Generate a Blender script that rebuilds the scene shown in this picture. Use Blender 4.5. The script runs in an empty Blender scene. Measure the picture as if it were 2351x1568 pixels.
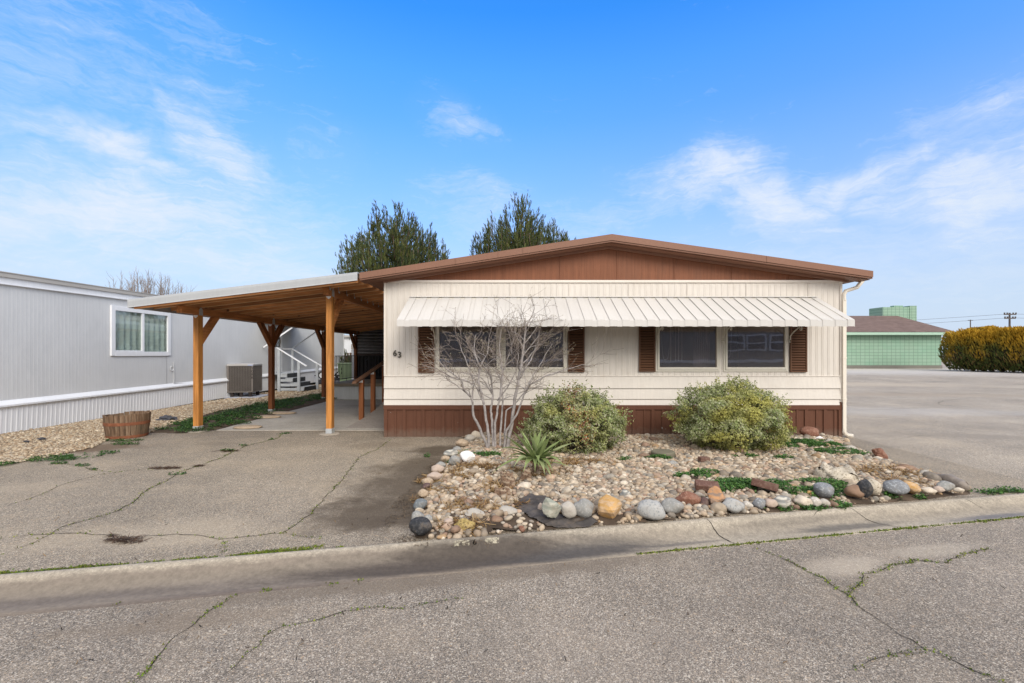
import bpy, math, random
import numpy as np
from mathutils import Vector, Matrix, noise as mnoise
R=math.radians; PI=math.pi
random.seed(7); rng=np.random.default_rng(7)
S=bpy.context.scene; COL=S.collection
F=1045.0; H=1.38; CX=1175.5; HY=812.0
def P(px,py,Y): return Vector(((px-CX)*Y/F, Y, H-(py-HY)*Y/F))   # measured point at a known depth
def G(px,py,z=0.0):                                               # measured point on level z
    Y=(H-z)*F/(py-HY); return Vector(((px-CX)*Y/F, Y, z))
def ss(a,b,x): t=min(1,max(0,(x-a)/(b-a))); return t*t*(3-2*t)
# ---------------------------------------------------------------- object helpers
def tag(o,label=None,cat=None,group=None,kind=None):
    if label: o['label']=label
    if cat: o['category']=cat
    if group: o['group']=group
    if kind: o['kind']=kind
    return o
def thing(name,label,cat,loc=(0,0,0),rz=0,group=None):
    o=bpy.data.objects.new(name,None); COL.objects.link(o); o.empty_display_size=.1
    o.location=loc; o.rotation_euler=(0,0,rz); return tag(o,label,cat,group)
def copy_thing(root,loc,label=None,rz=None):
    r=root.copy(); COL.objects.link(r); r.location=loc
    if rz is not None: r.rotation_euler=(0,0,rz)
    if label: r['label']=label
    for ch in list(root.children):
        c=ch.copy(); COL.objects.link(c); c.parent=r
        for g in ch.children:
            d=g.copy(); COL.objects.link(d); d.parent=c
    return r
def link(name,me,m=None,parent=None,smooth=False):
    if m: me.materials.append(m)
    if smooth: me.polygons.foreach_set('use_smooth',[True]*len(me.polygons))
    o=bpy.data.objects.new(name,me); COL.objects.link(o)
    if parent:
        o.parent=parent
        o.matrix_parent_inverse=Matrix.Translation(-Vector(parent.location))   # parts are modelled in place
    return o
class MB:
    def __init__(s): s.v=[]; s.f=[]; s.c=[]; s.col=None
    def add(s,vs,fs,col=None):
        n=len(s.v); s.v+= [tuple(v) for v in vs]; s.f+=[tuple(i+n for i in f) for f in fs]
        s.c+=[col or (1,1,1,1)]*len(vs)
        if col: s.col=1
    def box(s,x0,x1,y0,y1,z0,z1,col=None):
        s.add([(x,y,z) for z in (z0,z1) for y in (y0,y1) for x in (x0,x1)],
              [(0,2,3,1),(4,5,7,6),(0,1,5,4),(2,6,7,3),(0,4,6,2),(1,3,7,5)],col)
    def obox(s,c,sz,rot=(0,0,0),col=None):
        from mathutils import Euler
        M=Euler(rot).to_matrix(); c=Vector(c)
        vs=[c+M@Vector((sx*sz[0]/2,sy*sz[1]/2,q*sz[2]/2)) for q in(-1,1) for sy in(-1,1) for sx in(-1,1)]
        s.add(vs,[(0,2,3,1),(4,5,7,6),(0,1,5,4),(2,6,7,3),(0,4,6,2),(1,3,7,5)],col)
    def bar(s,p,q,w,h,up=(0,0,1),col=None):
        p=Vector(p);q=Vector(q);d=(q-p).normalized();u=Vector(up)
        a=d.cross(u).normalized(); b=a.cross(d).normalized()
        vs=[e+a*sx*w/2+b*sz*h/2 for e in(p,q) for sz in(-1,1) for sx in(-1,1)]
        s.add(vs,[(0,1,3,2),(4,6,7,5),(0,4,5,1),(2,3,7,6),(0,2,6,4),(1,5,7,3)],col)
    def tube(s,pts,rad,n=8,cap=True,col=None):
        pts=[Vector(p) for p in pts]
        if not hasattr(rad,'__len__'): rad=[rad]*len(pts)
        base=len(s.v); ref=Vector((0.13,0.31,.94)); vs=[];fs=[]; a0=None
        for i,p in enumerate(pts):
            d=(pts[min(i+1,len(pts)-1)]-pts[max(i-1,0)])
            d=d.normalized() if d.length>1e-9 else Vector((0,0,1))
            a=a0-d*a0.dot(d) if a0 is not None else d.cross(ref)
            if a.length<1e-4: a=d.cross(Vector((1,0,0)))
            a.normalize(); a0=a; b=d.cross(a)
            for k in range(n):
                t=2*PI*k/n; vs.append(p+(a*math.cos(t)+b*math.sin(t))*rad[i])
        for i in range(len(pts)-1):
            for k in range(n):
                k2=(k+1)%n; fs.append((i*n+k,i*n+k2,(i+1)*n+k2,(i+1)*n+k))
        if cap: fs.append(tuple(range(n))[::-1]); fs.append(tuple((len(pts)-1)*n+k for k in range(n)))
        s.add(vs,fs,col)
    def lathe(s,prof,n=32,c=(0,0,0),col=None):
        vs=[];fs=[];m=len(prof)
        for k in range(n):
            t=2*PI*k/n
            for r,z in prof: vs.append((c[0]+r*math.cos(t),c[1]+r*math.sin(t),c[2]+z))
        for k in range(n):
            k2=(k+1)%n
            for i in range(m-1): fs.append((k*m+i,k2*m+i,k2*m+i+1,k*m+i+1))
        s.add(vs,fs,col)
    def poly(s,pts,z=None,col=None):
        s.add([(p[0],p[1],p[2] if z is None else z) for p in pts],[tuple(range(len(pts)))],col)
    def extr(s,pts,axis,a,b,col=None):   # polygon in the two other axes, extruded along axis
        n=len(pts)
        def mk(p,t):
            return {'x':(t,p[0],p[1]),'y':(p[0],t,p[1]),'z':(p[0],p[1],t)}[axis]
        s.add([mk(p,a) for p in pts]+[mk(p,b) for p in pts],
              [tuple(range(n)),tuple(range(2*n-1,n-1,-1))]+[(i,i+n,(i+1)%n+n,(i+1)%n) for i in range(n)],col)
    def build(s,name,m,parent=None,smooth=False,bevel=0,fix=True):
        me=bpy.data.meshes.new(name); me.from_pydata(s.v,[],s.f)
        if s.col:
            a=me.color_attributes.new('col','FLOAT_COLOR','POINT'); a.data.foreach_set('color',np.array(s.c,dtype=np.float32).ravel())
        if fix:
            import bmesh
            b=bmesh.new(); b.from_mesh(me); bmesh.ops.recalc_face_normals(b,faces=b.faces); b.to_mesh(me); b.free()
        o=link(name,me,m,parent,smooth)
        if bevel:
            md=o.modifiers.new('bevel','BEVEL'); md.width=bevel; md.segments=2; md.limit_method='ANGLE'
        return o
def inst(name,TV,TF,M,T,C,m,parent=None,smooth=False):
    """many copies of a small template merged into one mesh (numpy). M:(N,3,3) T:(N,3) C:(N,4) or (N,n,4)"""
    TV=np.asarray(TV,dtype=np.float64);TF=np.asarray(TF);N=len(T);n=len(TV);k=TF.shape[1];nf=len(TF)
    V=np.einsum('nij,vj->nvi',M,TV)+T[:,None,:]
    Fi=(TF[None]+(np.arange(N)*n)[:,None,None]).reshape(-1)
    me=bpy.data.meshes.new(name); me.vertices.add(N*n); me.vertices.foreach_set('co',V.reshape(-1).astype(np.float32))
    me.loops.add(len(Fi)); me.loops.foreach_set('vertex_index',Fi.astype(np.int32))
    me.polygons.add(N*nf); me.polygons.foreach_set('loop_start',(np.arange(N*nf)*k).astype(np.int32))
    me.polygons.foreach_set('use_smooth',np.full(N*nf,bool(smooth)))
    me.update(calc_edges=True)
    if C is not None:
        if C.ndim==2: C=np.repeat(C[:,None,:],n,1)
        a=me.color_attributes.new('col','FLOAT_COLOR','POINT'); a.data.foreach_set('color',C.reshape(-1).astype(np.float32))
    me.validate()
    return link(name,me,m,parent)
def rotmats(N,zdir=None,spread=None):
    """random rotation matrices; if zdir (N,3) given the local z points there"""
    if zdir is None: zdir=rng.normal(size=(N,3))
    z=zdir/np.linalg.norm(zdir,axis=1,keepdims=True)
    r=rng.normal(size=(N,3)); x=np.cross(r,z); x/=np.linalg.norm(x,axis=1,keepdims=True)+1e-9
    y=np.cross(z,x); return np.stack([x,y,z],axis=2)
def ico(sub):
    import bmesh
    b=bmesh.new(); bmesh.ops.create_icosphere(b,subdivisions=sub,radius=1)
    b.verts.ensure_lookup_table(); V=np.array([v.co[:] for v in b.verts]); Fc=np.array([[v.index for v in f.verts] for f in b.faces]); b.free(); return V,Fc
# ---------------------------------------------------------------- polygon helpers
def inpoly(x,y,poly):
    x=np.asarray(x);y=np.asarray(y);c=np.zeros(x.shape,bool);n=len(poly)
    for i in range(n):
        x0,y0=poly[i][:2];x1,y1=poly[i-1][:2]
        t=((y0>y)!=(y1>y)); xx=(x1-x0)*(y-y0)/((y1-y0) or 1e-12)+x0
        c^= t&(x<xx)
    return c
def sdist(x,y,poly):
    x=np.asarray(x,float);y=np.asarray(y,float);d=np.full(x.shape,1e9);n=len(poly)
    for i in range(n):
        x0,y0=poly[i][:2];x1,y1=poly[i-1][:2]; dx,dy=x1-x0,y1-y0
        t=np.clip(((x-x0)*dx+(y-y0)*dy)/(dx*dx+dy*dy+1e-12),0,1)
        d=np.minimum(d,np.hypot(x-x0-t*dx,y-y0-t*dy))
    return np.where(inpoly(x,y,poly),d,-d)
def vnoise(x,y,s,seed=0):
    x=np.asarray(x);y=np.asarray(y)
    return np.array([mnoise.noise(Vector((a*s+seed*7.3,b*s-seed*3.1,seed*1.7))) for a,b in zip(x.ravel(),y.ravel())]).reshape(x.shape)
# ---------------------------------------------------------------- node helpers
class NT:
    def __init__(s,name):
        s.m=bpy.data.materials.new(name); s.m.use_nodes=True; s.t=s.m.node_tree; s.n=s.t.nodes
        s.b=s.n['Principled BSDF']; s.out=s.n['Material Output']
        s._pos=None
    def pos(s):
        if not s._pos: s._pos=s.n.new('ShaderNodeNewGeometry').outputs['Position']
        return s._pos
    def set(s,inp,v):
        if v is None: return
        if hasattr(v,'is_linked') or hasattr(v,'links'): s.t.links.new(v,inp)
        else:
            if hasattr(inp.default_value,'__len__') and not hasattr(v,'__len__'): v=(v,)*len(inp.default_value)
            if hasattr(v,'__len__') and len(inp.default_value)==4 and len(v)==3: v=(*v,1)
            inp.default_value=v
    def node(s,typ,**kw):
        nd=s.n.new(typ)
        for k,v in kw.items():
            if k.startswith('i_'): s.set(nd.inputs[k[2:].replace('_',' ')],v)
            else: setattr(nd,k,v)
        return nd
    def math(s,op,a,b=0.0,c=None):
        nd=s.n.new('ShaderNodeMath'); nd.operation=op; s.set(nd.inputs[0],a); s.set(nd.inputs[1],b)
        if c is not None: s.set(nd.inputs[2],c)
        return nd.outputs[0]
    def mapping(s,v,scale=(1,1,1),loc=(0,0,0),rot=(0,0,0)):
        nd=s.n.new('ShaderNodeMapping'); s.set(nd.inputs['Vector'],v); nd.inputs['Scale'].default_value=scale
        nd.inputs['Location'].default_value=loc; nd.inputs['Rotation'].default_value=rot; return nd.outputs[0]
    def noise(s,scale,detail=4,v=None,rough=.55,dist=0,out='Fac'):
        nd=s.n.new('ShaderNodeTexNoise'); s.set(nd.inputs['Vector'],v if v is not None else s.pos())
        nd.inputs['Scale'].default_value=scale; nd.inputs['Detail'].default_value=detail
        nd.inputs['Roughness'].default_value=rough; nd.inputs['Distortion'].default_value=dist; return nd.outputs[out]
    def ramp(s,fac,stops,interp='LINEAR'):
        nd=s.n.new('ShaderNodeValToRGB'); s.set(nd.inputs[0],fac); r=nd.color_ramp; r.interpolation=interp
        while len(r.elements)<len(stops): r.elements.new(.5)
        for e,(p,c) in zip(r.elements,stops):
            e.position=p; e.color=(*c,1) if hasattr(c,'__len__') else (c,c,c,1)
        return nd.outputs[0]
    def mix(s,fac,a,b,mode='MIX'):
        nd=s.n.new('ShaderNodeMix'); nd.data_type='RGBA'; nd.blend_type=mode
        s.set(nd.inputs[0],fac); s.set(nd.inputs[6],a); s.set(nd.inputs[7],b); return nd.outputs[2]
    def attr(s,name='col'):
        nd=s.n.new('ShaderNodeAttribute'); nd.attribute_name=name; return nd.outputs['Color']
    def sep(s,v):
        nd=s.n.new('ShaderNodeSeparateXYZ'); s.set(nd.inputs[0],v); return nd.outputs
    def bump(s,h,dist=.01,st=1.0,prev=None):
        nd=s.n.new('ShaderNodeBump'); s.set(nd.inputs['Height'],h); nd.inputs['Distance'].default_value=dist; nd.inputs['Strength'].default_value=st
        if prev is not None: s.set(nd.inputs['Normal'],prev)
        return nd.outputs[0]
    def blob(s,x,y,rx,ry,rot=0,edge=.35,ns=None,amp=.5):
        """soft-edged mask of a stain of its own shape at world x,y"""
        v=s.mapping(s.pos(),loc=(-x,-y,0))
        v=s.mapping(v,rot=(0,0,-rot)); v=s.mapping(v,scale=(1/rx,1/ry,0))
        ln=s.node('ShaderNodeVectorMath',operation='LENGTH'); s.set(ln.inputs[0],v)
        d=s.math('ADD',ln.outputs['Value'],s.math('MULTIPLY',s.math('SUBTRACT',ns if ns is not None else s.noise(3,5),.5),amp*2))
        mr=s.node('ShaderNodeMapRange',interpolation_type='SMOOTHSTEP'); s.set(mr.inputs[0],d)
        mr.inputs[1].default_value=1.0; mr.inputs[2].default_value=1-edge*2; mr.inputs[3].default_value=0; mr.inputs[4].default_value=1
        return mr.outputs[0]
    def fin(s,color=None,rough=.8,spec=.3,normal=None,metal=0):
        s.set(s.b.inputs['Base Color'],color); s.set(s.b.inputs['Roughness'],rough); s.set(s.b.inputs['Metallic'],metal)
        s.b.inputs['Specular IOR Level'].default_value=spec
        if normal is not None: s.set(s.b.inputs['Normal'],normal)
        return s.m
def vary(name,c,var=.12,scale=6,rough=.6,spec=.3,bump=0,bscale=60,metal=0,tint=None,grime=0,stretch=(1,1,1)):
    t=NT(name); v=t.mapping(t.pos(),scale=stretch)
    n=t.noise(scale,6,v)
    lo=tuple(max(0,x*(1-var)) for x in c); hi=tuple(min(1,x*(1+var)) for x in c)
    col=t.ramp(n,[(.3,lo),(.7,hi)])
    if grime: col=t.mix(t.math('MULTIPLY',t.ramp(t.noise(scale*.6,8,v,rough=.7),[(.5,0),(.8,1)]),grime),col,tint or (.2,.17,.13))
    nm=t.bump(t.noise(bscale,5),.004,bump) if bump else None
    return t.fin(col,rough,spec,nm,metal)
def attrmat(name,rough=.7,spec=.25,n_amt=.15,scale=30,bump=0,bscale=80,trans=0):
    t=NT(name); c=t.attr(); n=t.noise(scale,4)
    col=t.mix(1.0,c,t.ramp(n,[(.3,1-n_amt*2),(.7,1.0)]),'MULTIPLY')
    nm=t.bump(t.noise(bscale,4),.003,bump) if bump else None
    m=t.fin(col,rough,spec,nm)
    if trans:
        tr=t.node('ShaderNodeBsdfTranslucent'); t.set(tr.inputs['Color'],col)
        mx=t.node('ShaderNodeMixShader'); mx.inputs[0].default_value=trans
        t.t.links.new(t.b.outputs[0],mx.inputs[1]); t.t.links.new(tr.outputs[0],mx.inputs[2]); t.t.links.new(mx.outputs[0],t.out.inputs[0])
    return m
SKYH=(3.5,4.15,5.2); CLOUD=(4.5,4.85,5.3); CLOUDB=(8.6,8.4,8.0); WS=.12; EXPO=0.60
# ---------------------------------------------------------------- camera, light, sky
cam=bpy.data.cameras.new('camera'); co=bpy.data.objects.new('camera',cam); COL.objects.link(co)
co.location=(0,0,H); co.rotation_euler=(R(90),0,0); cam.sensor_width=36; cam.lens=F/2351*36
cam.shift_y=(HY-784)/2351; cam.clip_start=.05; cam.clip_end=2000; S.camera=co
SUN_EL=R(33); SUN_AZ=R(158)   # azimuth measured clockwise from +Y: behind the camera, a little to the right
sun=bpy.data.lights.new('sun','SUN'); so=bpy.data.objects.new('sun',sun); COL.objects.link(so)
sun.energy=1.8; sun.angle=R(28); sun.color=(1,.93,.83)
dv=Vector((math.sin(SUN_AZ)*math.cos(SUN_EL),math.cos(SUN_AZ)*math.cos(SUN_EL),math.sin(SUN_EL)))
so.rotation_euler=dv.to_track_quat('Z','Y').to_euler(); so.location=(0,-5,30)
W=bpy.data.worlds.new('World'); S.world=W; W.use_nodes=True
class WT(NT):
    def __init__(s,w): s.t=w.node_tree; s.n=s.t.nodes; s._pos=None
w=WT(W); bg=w.n['Background']
tc=w.n.new('ShaderNodeTexCoord').outputs['Generated']
sky=w.n.new('ShaderNodeTexSky'); sky.sky_type='NISHITA'; sky.sun_disc=False; sky.sun_elevation=SUN_EL; sky.sun_rotation=SUN_AZ
sky.air_density=1.0; sky.dust_density=.6; sky.ozone_density=1.6
hs=w.n.new('ShaderNodeHueSaturation'); hs.inputs['Saturation'].default_value=1.35; hs.inputs['Value'].default_value=1.0
w.t.links.new(sky.outputs[0],hs.inputs['Color'])
sx,sy,sz=w.sep(tc)
az=w.math('ARCTAN2',sx,sy); el=w.math('ARCSINE',sz)
cb=w.node('ShaderNodeCombineXYZ'); w.set(cb.inputs[0],az); w.set(cb.inputs[1],el)
ae0=cb.outputs[0]
def warp(v,sc,amp,det=5):
    nn=w.n.new('ShaderNodeTexNoise'); w.set(nn.inputs['Vector'],v); nn.inputs['Scale'].default_value=sc; nn.inputs['Detail'].default_value=det; nn.inputs['Roughness'].default_value=.6
    s_=w.node('ShaderNodeVectorMath',operation='SUBTRACT'); w.set(s_.inputs[0],nn.outputs['Color']); s_.inputs[1].default_value=(.5,.5,.5)
    m_=w.node('ShaderNodeVectorMath',operation='MULTIPLY'); w.set(m_.inputs[0],s_.outputs[0]); m_.inputs[1].default_value=(amp,amp*.5,0)
    a_=w.node('ShaderNodeVectorMath',operation='ADD'); w.set(a_.inputs[0],v); w.set(a_.inputs[1],m_.outputs[0]); return a_.outputs[0]
ae=warp(ae0,3.2,.42); w._pos=ae
# wispy cirrus: stretched, warped noise inside soft patches of the sky
st=w.mapping(ae,scale=(2.2,7.5,1),rot=(0,0,R(-9)))
wisp=w.noise(2.4,13,st,rough=.66,dist=.7)
fine=w.noise(8,13,w.mapping(warp(ae0,7,.14),scale=(1.2,7.5,1),rot=(0,0,R(-14))),rough=.72,dist=.8)
wn=w.math('ADD',w.math('MULTIPLY',wisp,.5),w.math('MULTIPLY',fine,.5))
def A(px,py):
    a=(px-CX)/F; v=(HY-py)/F; return math.atan2(a,1), math.asin(v/math.sqrt(1+a*a+v*v))
lump=w.noise(1.6,4,w.mapping(ae,loc=(3,1,0)))
tot=None
for px,py,rx,ry,rt,stg in [(200,465,.46,.10,-4,.95),(520,500,.42,.11,8,.7),(180,335,.24,.05,6,.9),(530,370,.14,.06,25,.75),(410,285,.06,.04,40,.6),(130,130,.36,.22,10,.42),(1090,480,.20,.07,0,.5),(700,360,.1,.06,30,.35),
     (1060,270,.14,.055,12,.50),(1640,410,.20,.09,0,1.0),(1740,470,.20,.10,25,1.0),(1950,420,.26,.06,-8,.9),(2200,430,.26,.08,0,.85),(2220,320,.22,.09,-5,.5),(450,590,.55,.08,3,.75),(2000,560,.6,.12,0,.45),(1350,520,.3,.06,0,.4)]:
    a,e=A(px,py); rx*=1.15; ry*=1.25
    m_=w.blob(a,e,rx,ry,R(-rt),edge=.48,ns=lump,amp=.55)
    m_=w.math('MULTIPLY',m_,stg); tot=m_ if tot is None else w.math('MAXIMUM',tot,m_)
# everywhere else (beyond the picture) a general thin veil so the light stays soft
side=w.ramp(sy,[(.0,1.0),(.42,0.0)])
over=w.math('MAXIMUM',side,w.ramp(sz,[(.72,0),(.92,1)]))
cl=w.ramp(w.math('ADD',w.math('MULTIPLY',wn,.85),w.math('MULTIPLY',tot,.36)),[(.50,0),(.62,.22),(.74,.62),(.90,1)])
cl=w.math('MINIMUM',w.math('ADD',w.math('MULTIPLY',cl,.95),w.math('MULTIPLY',tot,.10)),.95)
clb=w.math('MULTIPLY',over,w.ramp(wn,[(.3,.62),(.65,1)]))
hz=w.ramp(sz,[(.0,.95),(.12,.78),(.28,.36),(.45,.12),(.6,.0)])      # pale air near the horizon
blue=w.mix(1,hs.outputs[0],w.ramp(sz,[(.0,(.55,.60,.66)),(.22,(.86,1.02,1.32)),(.52,(.92,1.56,2.05))]),'MULTIPLY')
base=w.mix(hz,blue,SKYH)
skyc=w.mix(clb,w.mix(cl,base,CLOUD),CLOUDB)
w.set(bg.inputs['Color'],skyc); bg.inputs['Strength'].default_value=WS
vs=S.view_settings; vs.view_transform='Standard'; vs.look='None'; vs.gamma=1; vs.exposure=EXPO; vs.use_curve_mapping=False
S.render.engine='CYCLES'; S.cycles.max_bounces=8; S.cycles.transparent_max_bounces=16
# ---------------------------------------------------------------- materials of the ground
def asphalt(name,base=1.0,stains=(),warm=(1,1,1)):
    t=NT(name); p=t.pos()
    v=t.node('ShaderNodeTexVoronoi'); t.set(v.inputs['Vector'],p); v.inputs['Scale'].default_value=205
    rnd=t.sep(v.outputs['Color'])[0]
    c=t.ramp(rnd,[(0,(.085,.078,.070)),(.22,(.14,.128,.115)),(.45,(.185,.168,.15)),(.66,(.22,.19,.16)),(.82,(.26,.24,.22)),(.94,(.38,.36,.33)),(1,(.5,.48,.45))],'CONSTANT')
    v2=t.node('ShaderNodeTexVoronoi'); t.set(v2.inputs['Vector'],p); v2.inputs['Scale'].default_value=105
    r2=t.sep(v2.outputs['Color'])[1]
    c=t.mix(t.ramp(r2,[(.93,0),(.94,.65)]),c,t.ramp(t.sep(v2.outputs['Color'])[2],[(0,(.34,.25,.17)),(.5,(.42,.40,.36)),(1,(.11,.11,.115))]))
    gap=t.ramp(v.outputs['Distance'],[(.3,1),(.8,.7)])
    c=t.mix(1,c,gap,'MULTIPLY')
    big=t.noise(.55,6,rough=.6); mid=t.noise(5,6,rough=.65)
    c=t.mix(1,c,t.ramp(big,[(.3,.78),(.7,1.16)]),'MULTIPLY'); c=t.mix(1,c,t.ramp(mid,[(.25,.86),(.75,1.1)]),'MULTIPLY')
    c=t.mix(t.math('MULTIPLY',t.ramp(t.noise(1.3,5,t.mapping(p,loc=(9,4,0))),[(.5,0),(.75,.5)]),.6),c,(.25,.215,.17))
    ns=t.noise(2.2,7,rough=.7)
    for x,y,rx,ry,rt,col,st in stains:
        c=t.mix(t.math('MULTIPLY',t.blob(x,y,rx,ry,R(rt),ns=ns,amp=.8),st),c,col)
    c=t.mix(1,c,tuple(base*w_ for w_ in warm),'MULTIPLY')
    nm=t.bump(v.outputs['Distance'],.004,.5,t.bump(t.noise(3,5),.02,.4))
    return t.fin(c,t.ramp(mid,[(.3,.72),(.7,.95)]),.3,nm)
dirt=(.045,.036,.028)
M_drive=asphalt('driveway_asphalt',1.6,[(-1.0,5.1,.95,1.7,-4,dirt,.85),(-1.15,3.9,.85,.55,10,(.045,.036,.028),.8),(-.95,6.5,.6,.5,0,dirt,.85),(-2.0,6.9,.9,.35,0,(.10,.085,.07),.45),
    (-4.6,7.0,.5,.25,0,(.09,.08,.07),.4),(-6.1,6.6,.9,.45,20,(.07,.05,.035),.8),(-5.0,4.7,.7,.3,10,(.26,.23,.195),.28),(-2.6,3.5,1.2,.4,8,(.28,.25,.21),.35),(5.9,6.9,.6,.45,0,(.13,.12,.11),.5)],(1.09,1.0,.86))
M_lot=asphalt('parking_lot_asphalt',1.95,[(12,15.5,9,1.0,-6,(.16,.135,.11),.5),(30,38,42,12.5,-12,(.25,.25,.262),.7),(9,11,5,1.2,-5,(.22,.22,.23),.4),(14,21,9,2.2,-10,(.23,.20,.165),.5),(7.6,7.6,2.0,.4,-8,(.11,.10,.09),.5)],(1.07,1.0,.89))
M_road=asphalt('road_asphalt',1.52,[(2.33,3.13,.50,.17,14,(.30,.275,.24),.5),(3.1,3.36,.65,.12,13,(.28,.26,.23),.4),(-.4,2.95,2.2,.16,11,(.10,.085,.07),.7),(-1.8,2.45,.8,.12,11,(.12,.10,.08),.5),(.4,2.2,.8,.5,0,(.2,.18,.16),.2)],(1.08,1.0,.90))
def concrete(name,c,stains=(),joint=None,amp=.1,blot=.5,rough=.8):
    t=NT(name); n=t.noise(1.1,8,rough=.65); n2=t.noise(40,4)
    col=t.ramp(n,[(.3,tuple(x*(1-amp*1.6) for x in c)),(.7,tuple(x*(1+amp) for x in c))])
    col=t.mix(1,col,t.ramp(n2,[(.3,.9),(.7,1.06)]),'MULTIPLY')
    v=t.node('ShaderNodeTexVoronoi'); t.set(v.inputs['Vector'],t.pos()); v.inputs['Scale'].default_value=130
    col=t.mix(1,col,t.ramp(t.sep(v.outputs['Color'])[0],[(0,.80),(.75,1.03),(1,1.2)]),'MULTIPLY')
    col=t.mix(t.math('MULTIPLY',t.ramp(t.noise(6,9,rough=.75),[(.52,0),(.7,1)]),.35),col,(.15,.125,.10))
    ns=t.noise(3.2,8,rough=.7)
    col=t.mix(t.math('MULTIPLY',t.ramp(ns,[(.5,0),(.72,.6)]),blot),col,(.13,.11,.09))
    nst=t.noise(2.6,8,t.mapping(t.pos(),rot=(0,0,R(-11.5)),scale=(.5,2.4,1)),rough=.72)
    if joint:
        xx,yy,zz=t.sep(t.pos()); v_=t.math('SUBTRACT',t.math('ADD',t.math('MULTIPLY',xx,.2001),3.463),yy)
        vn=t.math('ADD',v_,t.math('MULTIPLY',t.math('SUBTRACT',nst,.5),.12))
        pan=t.ramp(vn,[(.05,0),(.085,1)]); left=t.ramp(t.math('ADD',t.math('MULTIPLY',xx,.1),.5),[(.50,1),(.66,0)])
        foot=t.ramp(vn,[(.07,0),(.13,1),(.16,.8),(.25,0)])  # dirt band that also paints the roll's shading along its foot
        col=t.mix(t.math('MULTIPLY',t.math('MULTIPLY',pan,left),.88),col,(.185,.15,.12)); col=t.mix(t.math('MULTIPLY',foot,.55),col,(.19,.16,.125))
    for x,y,rx,ry,rt,cc,st in stains: col=t.mix(t.math('MULTIPLY',t.blob(x,y,rx,ry,R(rt),ns=nst,amp=.75),st),col,cc)
    if joint: col=t.mix(1,col,t.ramp(t.noise(26,8,rough=.75),[(.3,.72),(.55,1.02),(.75,1.22)]),'MULTIPLY')
    return t.fin(col,rough,.3,t.bump(n2,.003,.5))
M_slab=concrete('carport_concrete',(.42,.385,.335),[(-3.6,12.0,1.1,.35,0,(.2,.17,.14),.6),(-4.4,10.5,.7,.3,20,(.3,.27,.23),.5)],blot=.25)
M_ramp=concrete('ramp_concrete',(.34,.30,.265),blot=.3)
mud=(.088,.070,.056)
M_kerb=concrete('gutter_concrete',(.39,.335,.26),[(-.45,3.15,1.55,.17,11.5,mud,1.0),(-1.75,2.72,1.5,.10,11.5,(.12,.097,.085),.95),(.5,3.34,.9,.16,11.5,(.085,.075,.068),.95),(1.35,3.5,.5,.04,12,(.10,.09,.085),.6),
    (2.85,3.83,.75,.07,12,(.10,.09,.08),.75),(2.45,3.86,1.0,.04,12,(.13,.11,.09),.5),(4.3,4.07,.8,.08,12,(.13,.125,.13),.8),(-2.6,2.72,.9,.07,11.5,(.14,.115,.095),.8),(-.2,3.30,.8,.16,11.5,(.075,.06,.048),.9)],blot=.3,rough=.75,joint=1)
M_ground=vary('ground_soil',(.17,.14,.10),.3,1.2,.95,.1,.6,30)
M_soil=vary('bed_soil',(.085,.062,.045),.45,5,.95,.1,1,40)
# ---------------------------------------------------------------- ground sheets
yb=lambda x:3.463+.2001*x        # back edge of the kerb
yf=lambda x:3.101+.2054*x        # road edge of the gutter
def sheet(name,pts,z,m,cut=None):
    b=MB(); b.poly(pts,z); return tag(b.build(name,m),kind='structure')
b=MB(); n_=900
b.add([(-n_,yb(-n_)+1,-.008),(n_,yb(n_)+1,-.008),(n_,n_,-.008),(-n_,n_,-.008)],[(0,1,2,3)]) if 0 else None
xs=[-n_,-14,24,n_]
b.add([(-n_,-n_,-.14),(n_,-n_,-.14),(n_,yb(24)-.05,-.14),(24,yb(24)-.05,-.14),(-14,yb(-14)-.05,-.14),(-n_,yb(-14)-.05,-.14)],[(0,1,2,3,4,5)])
b.add([(-n_,yb(-14)-.05,-.008),(-14,yb(-14)-.05,-.008),(24,yb(24)-.05,-.008),(n_,yb(24)-.05,-.008),(n_,n_,-.008),(-n_,n_,-.008)],[(0,1,2,3,4,5)])
b.add([(-n_,yb(-14)-.05,-.14),(-14,yb(-14)-.05,-.14),(24,yb(24)-.05,-.14),(n_,yb(24)-.05,-.14),(-n_,yb(-14)-.05,-.008),(-14,yb(-14)-.05,-.008),(24,yb(24)-.05,-.008),(n_,yb(24)-.05,-.008)],[(0,1,5,4),(1,2,6,5),(2,3,7,6)])
tag(b.build('ground',M_ground),kind='structure')
sheet('driveway',[(-9,yb(-9)),(5.6,yb(5.6)),(5.6,9.2),(-9,9.2)],0,M_drive)
sheet('parking_lot',[(5.6,yb(5.6)),(24,yb(24)),(120,yb(24)),(120,75),(5.6,75)],0,M_lot)
sheet('road',[(-14,-4.6),(24,-4.6),(24,yf(24)),(-14,yf(-14))],-.07,M_road)
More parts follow.
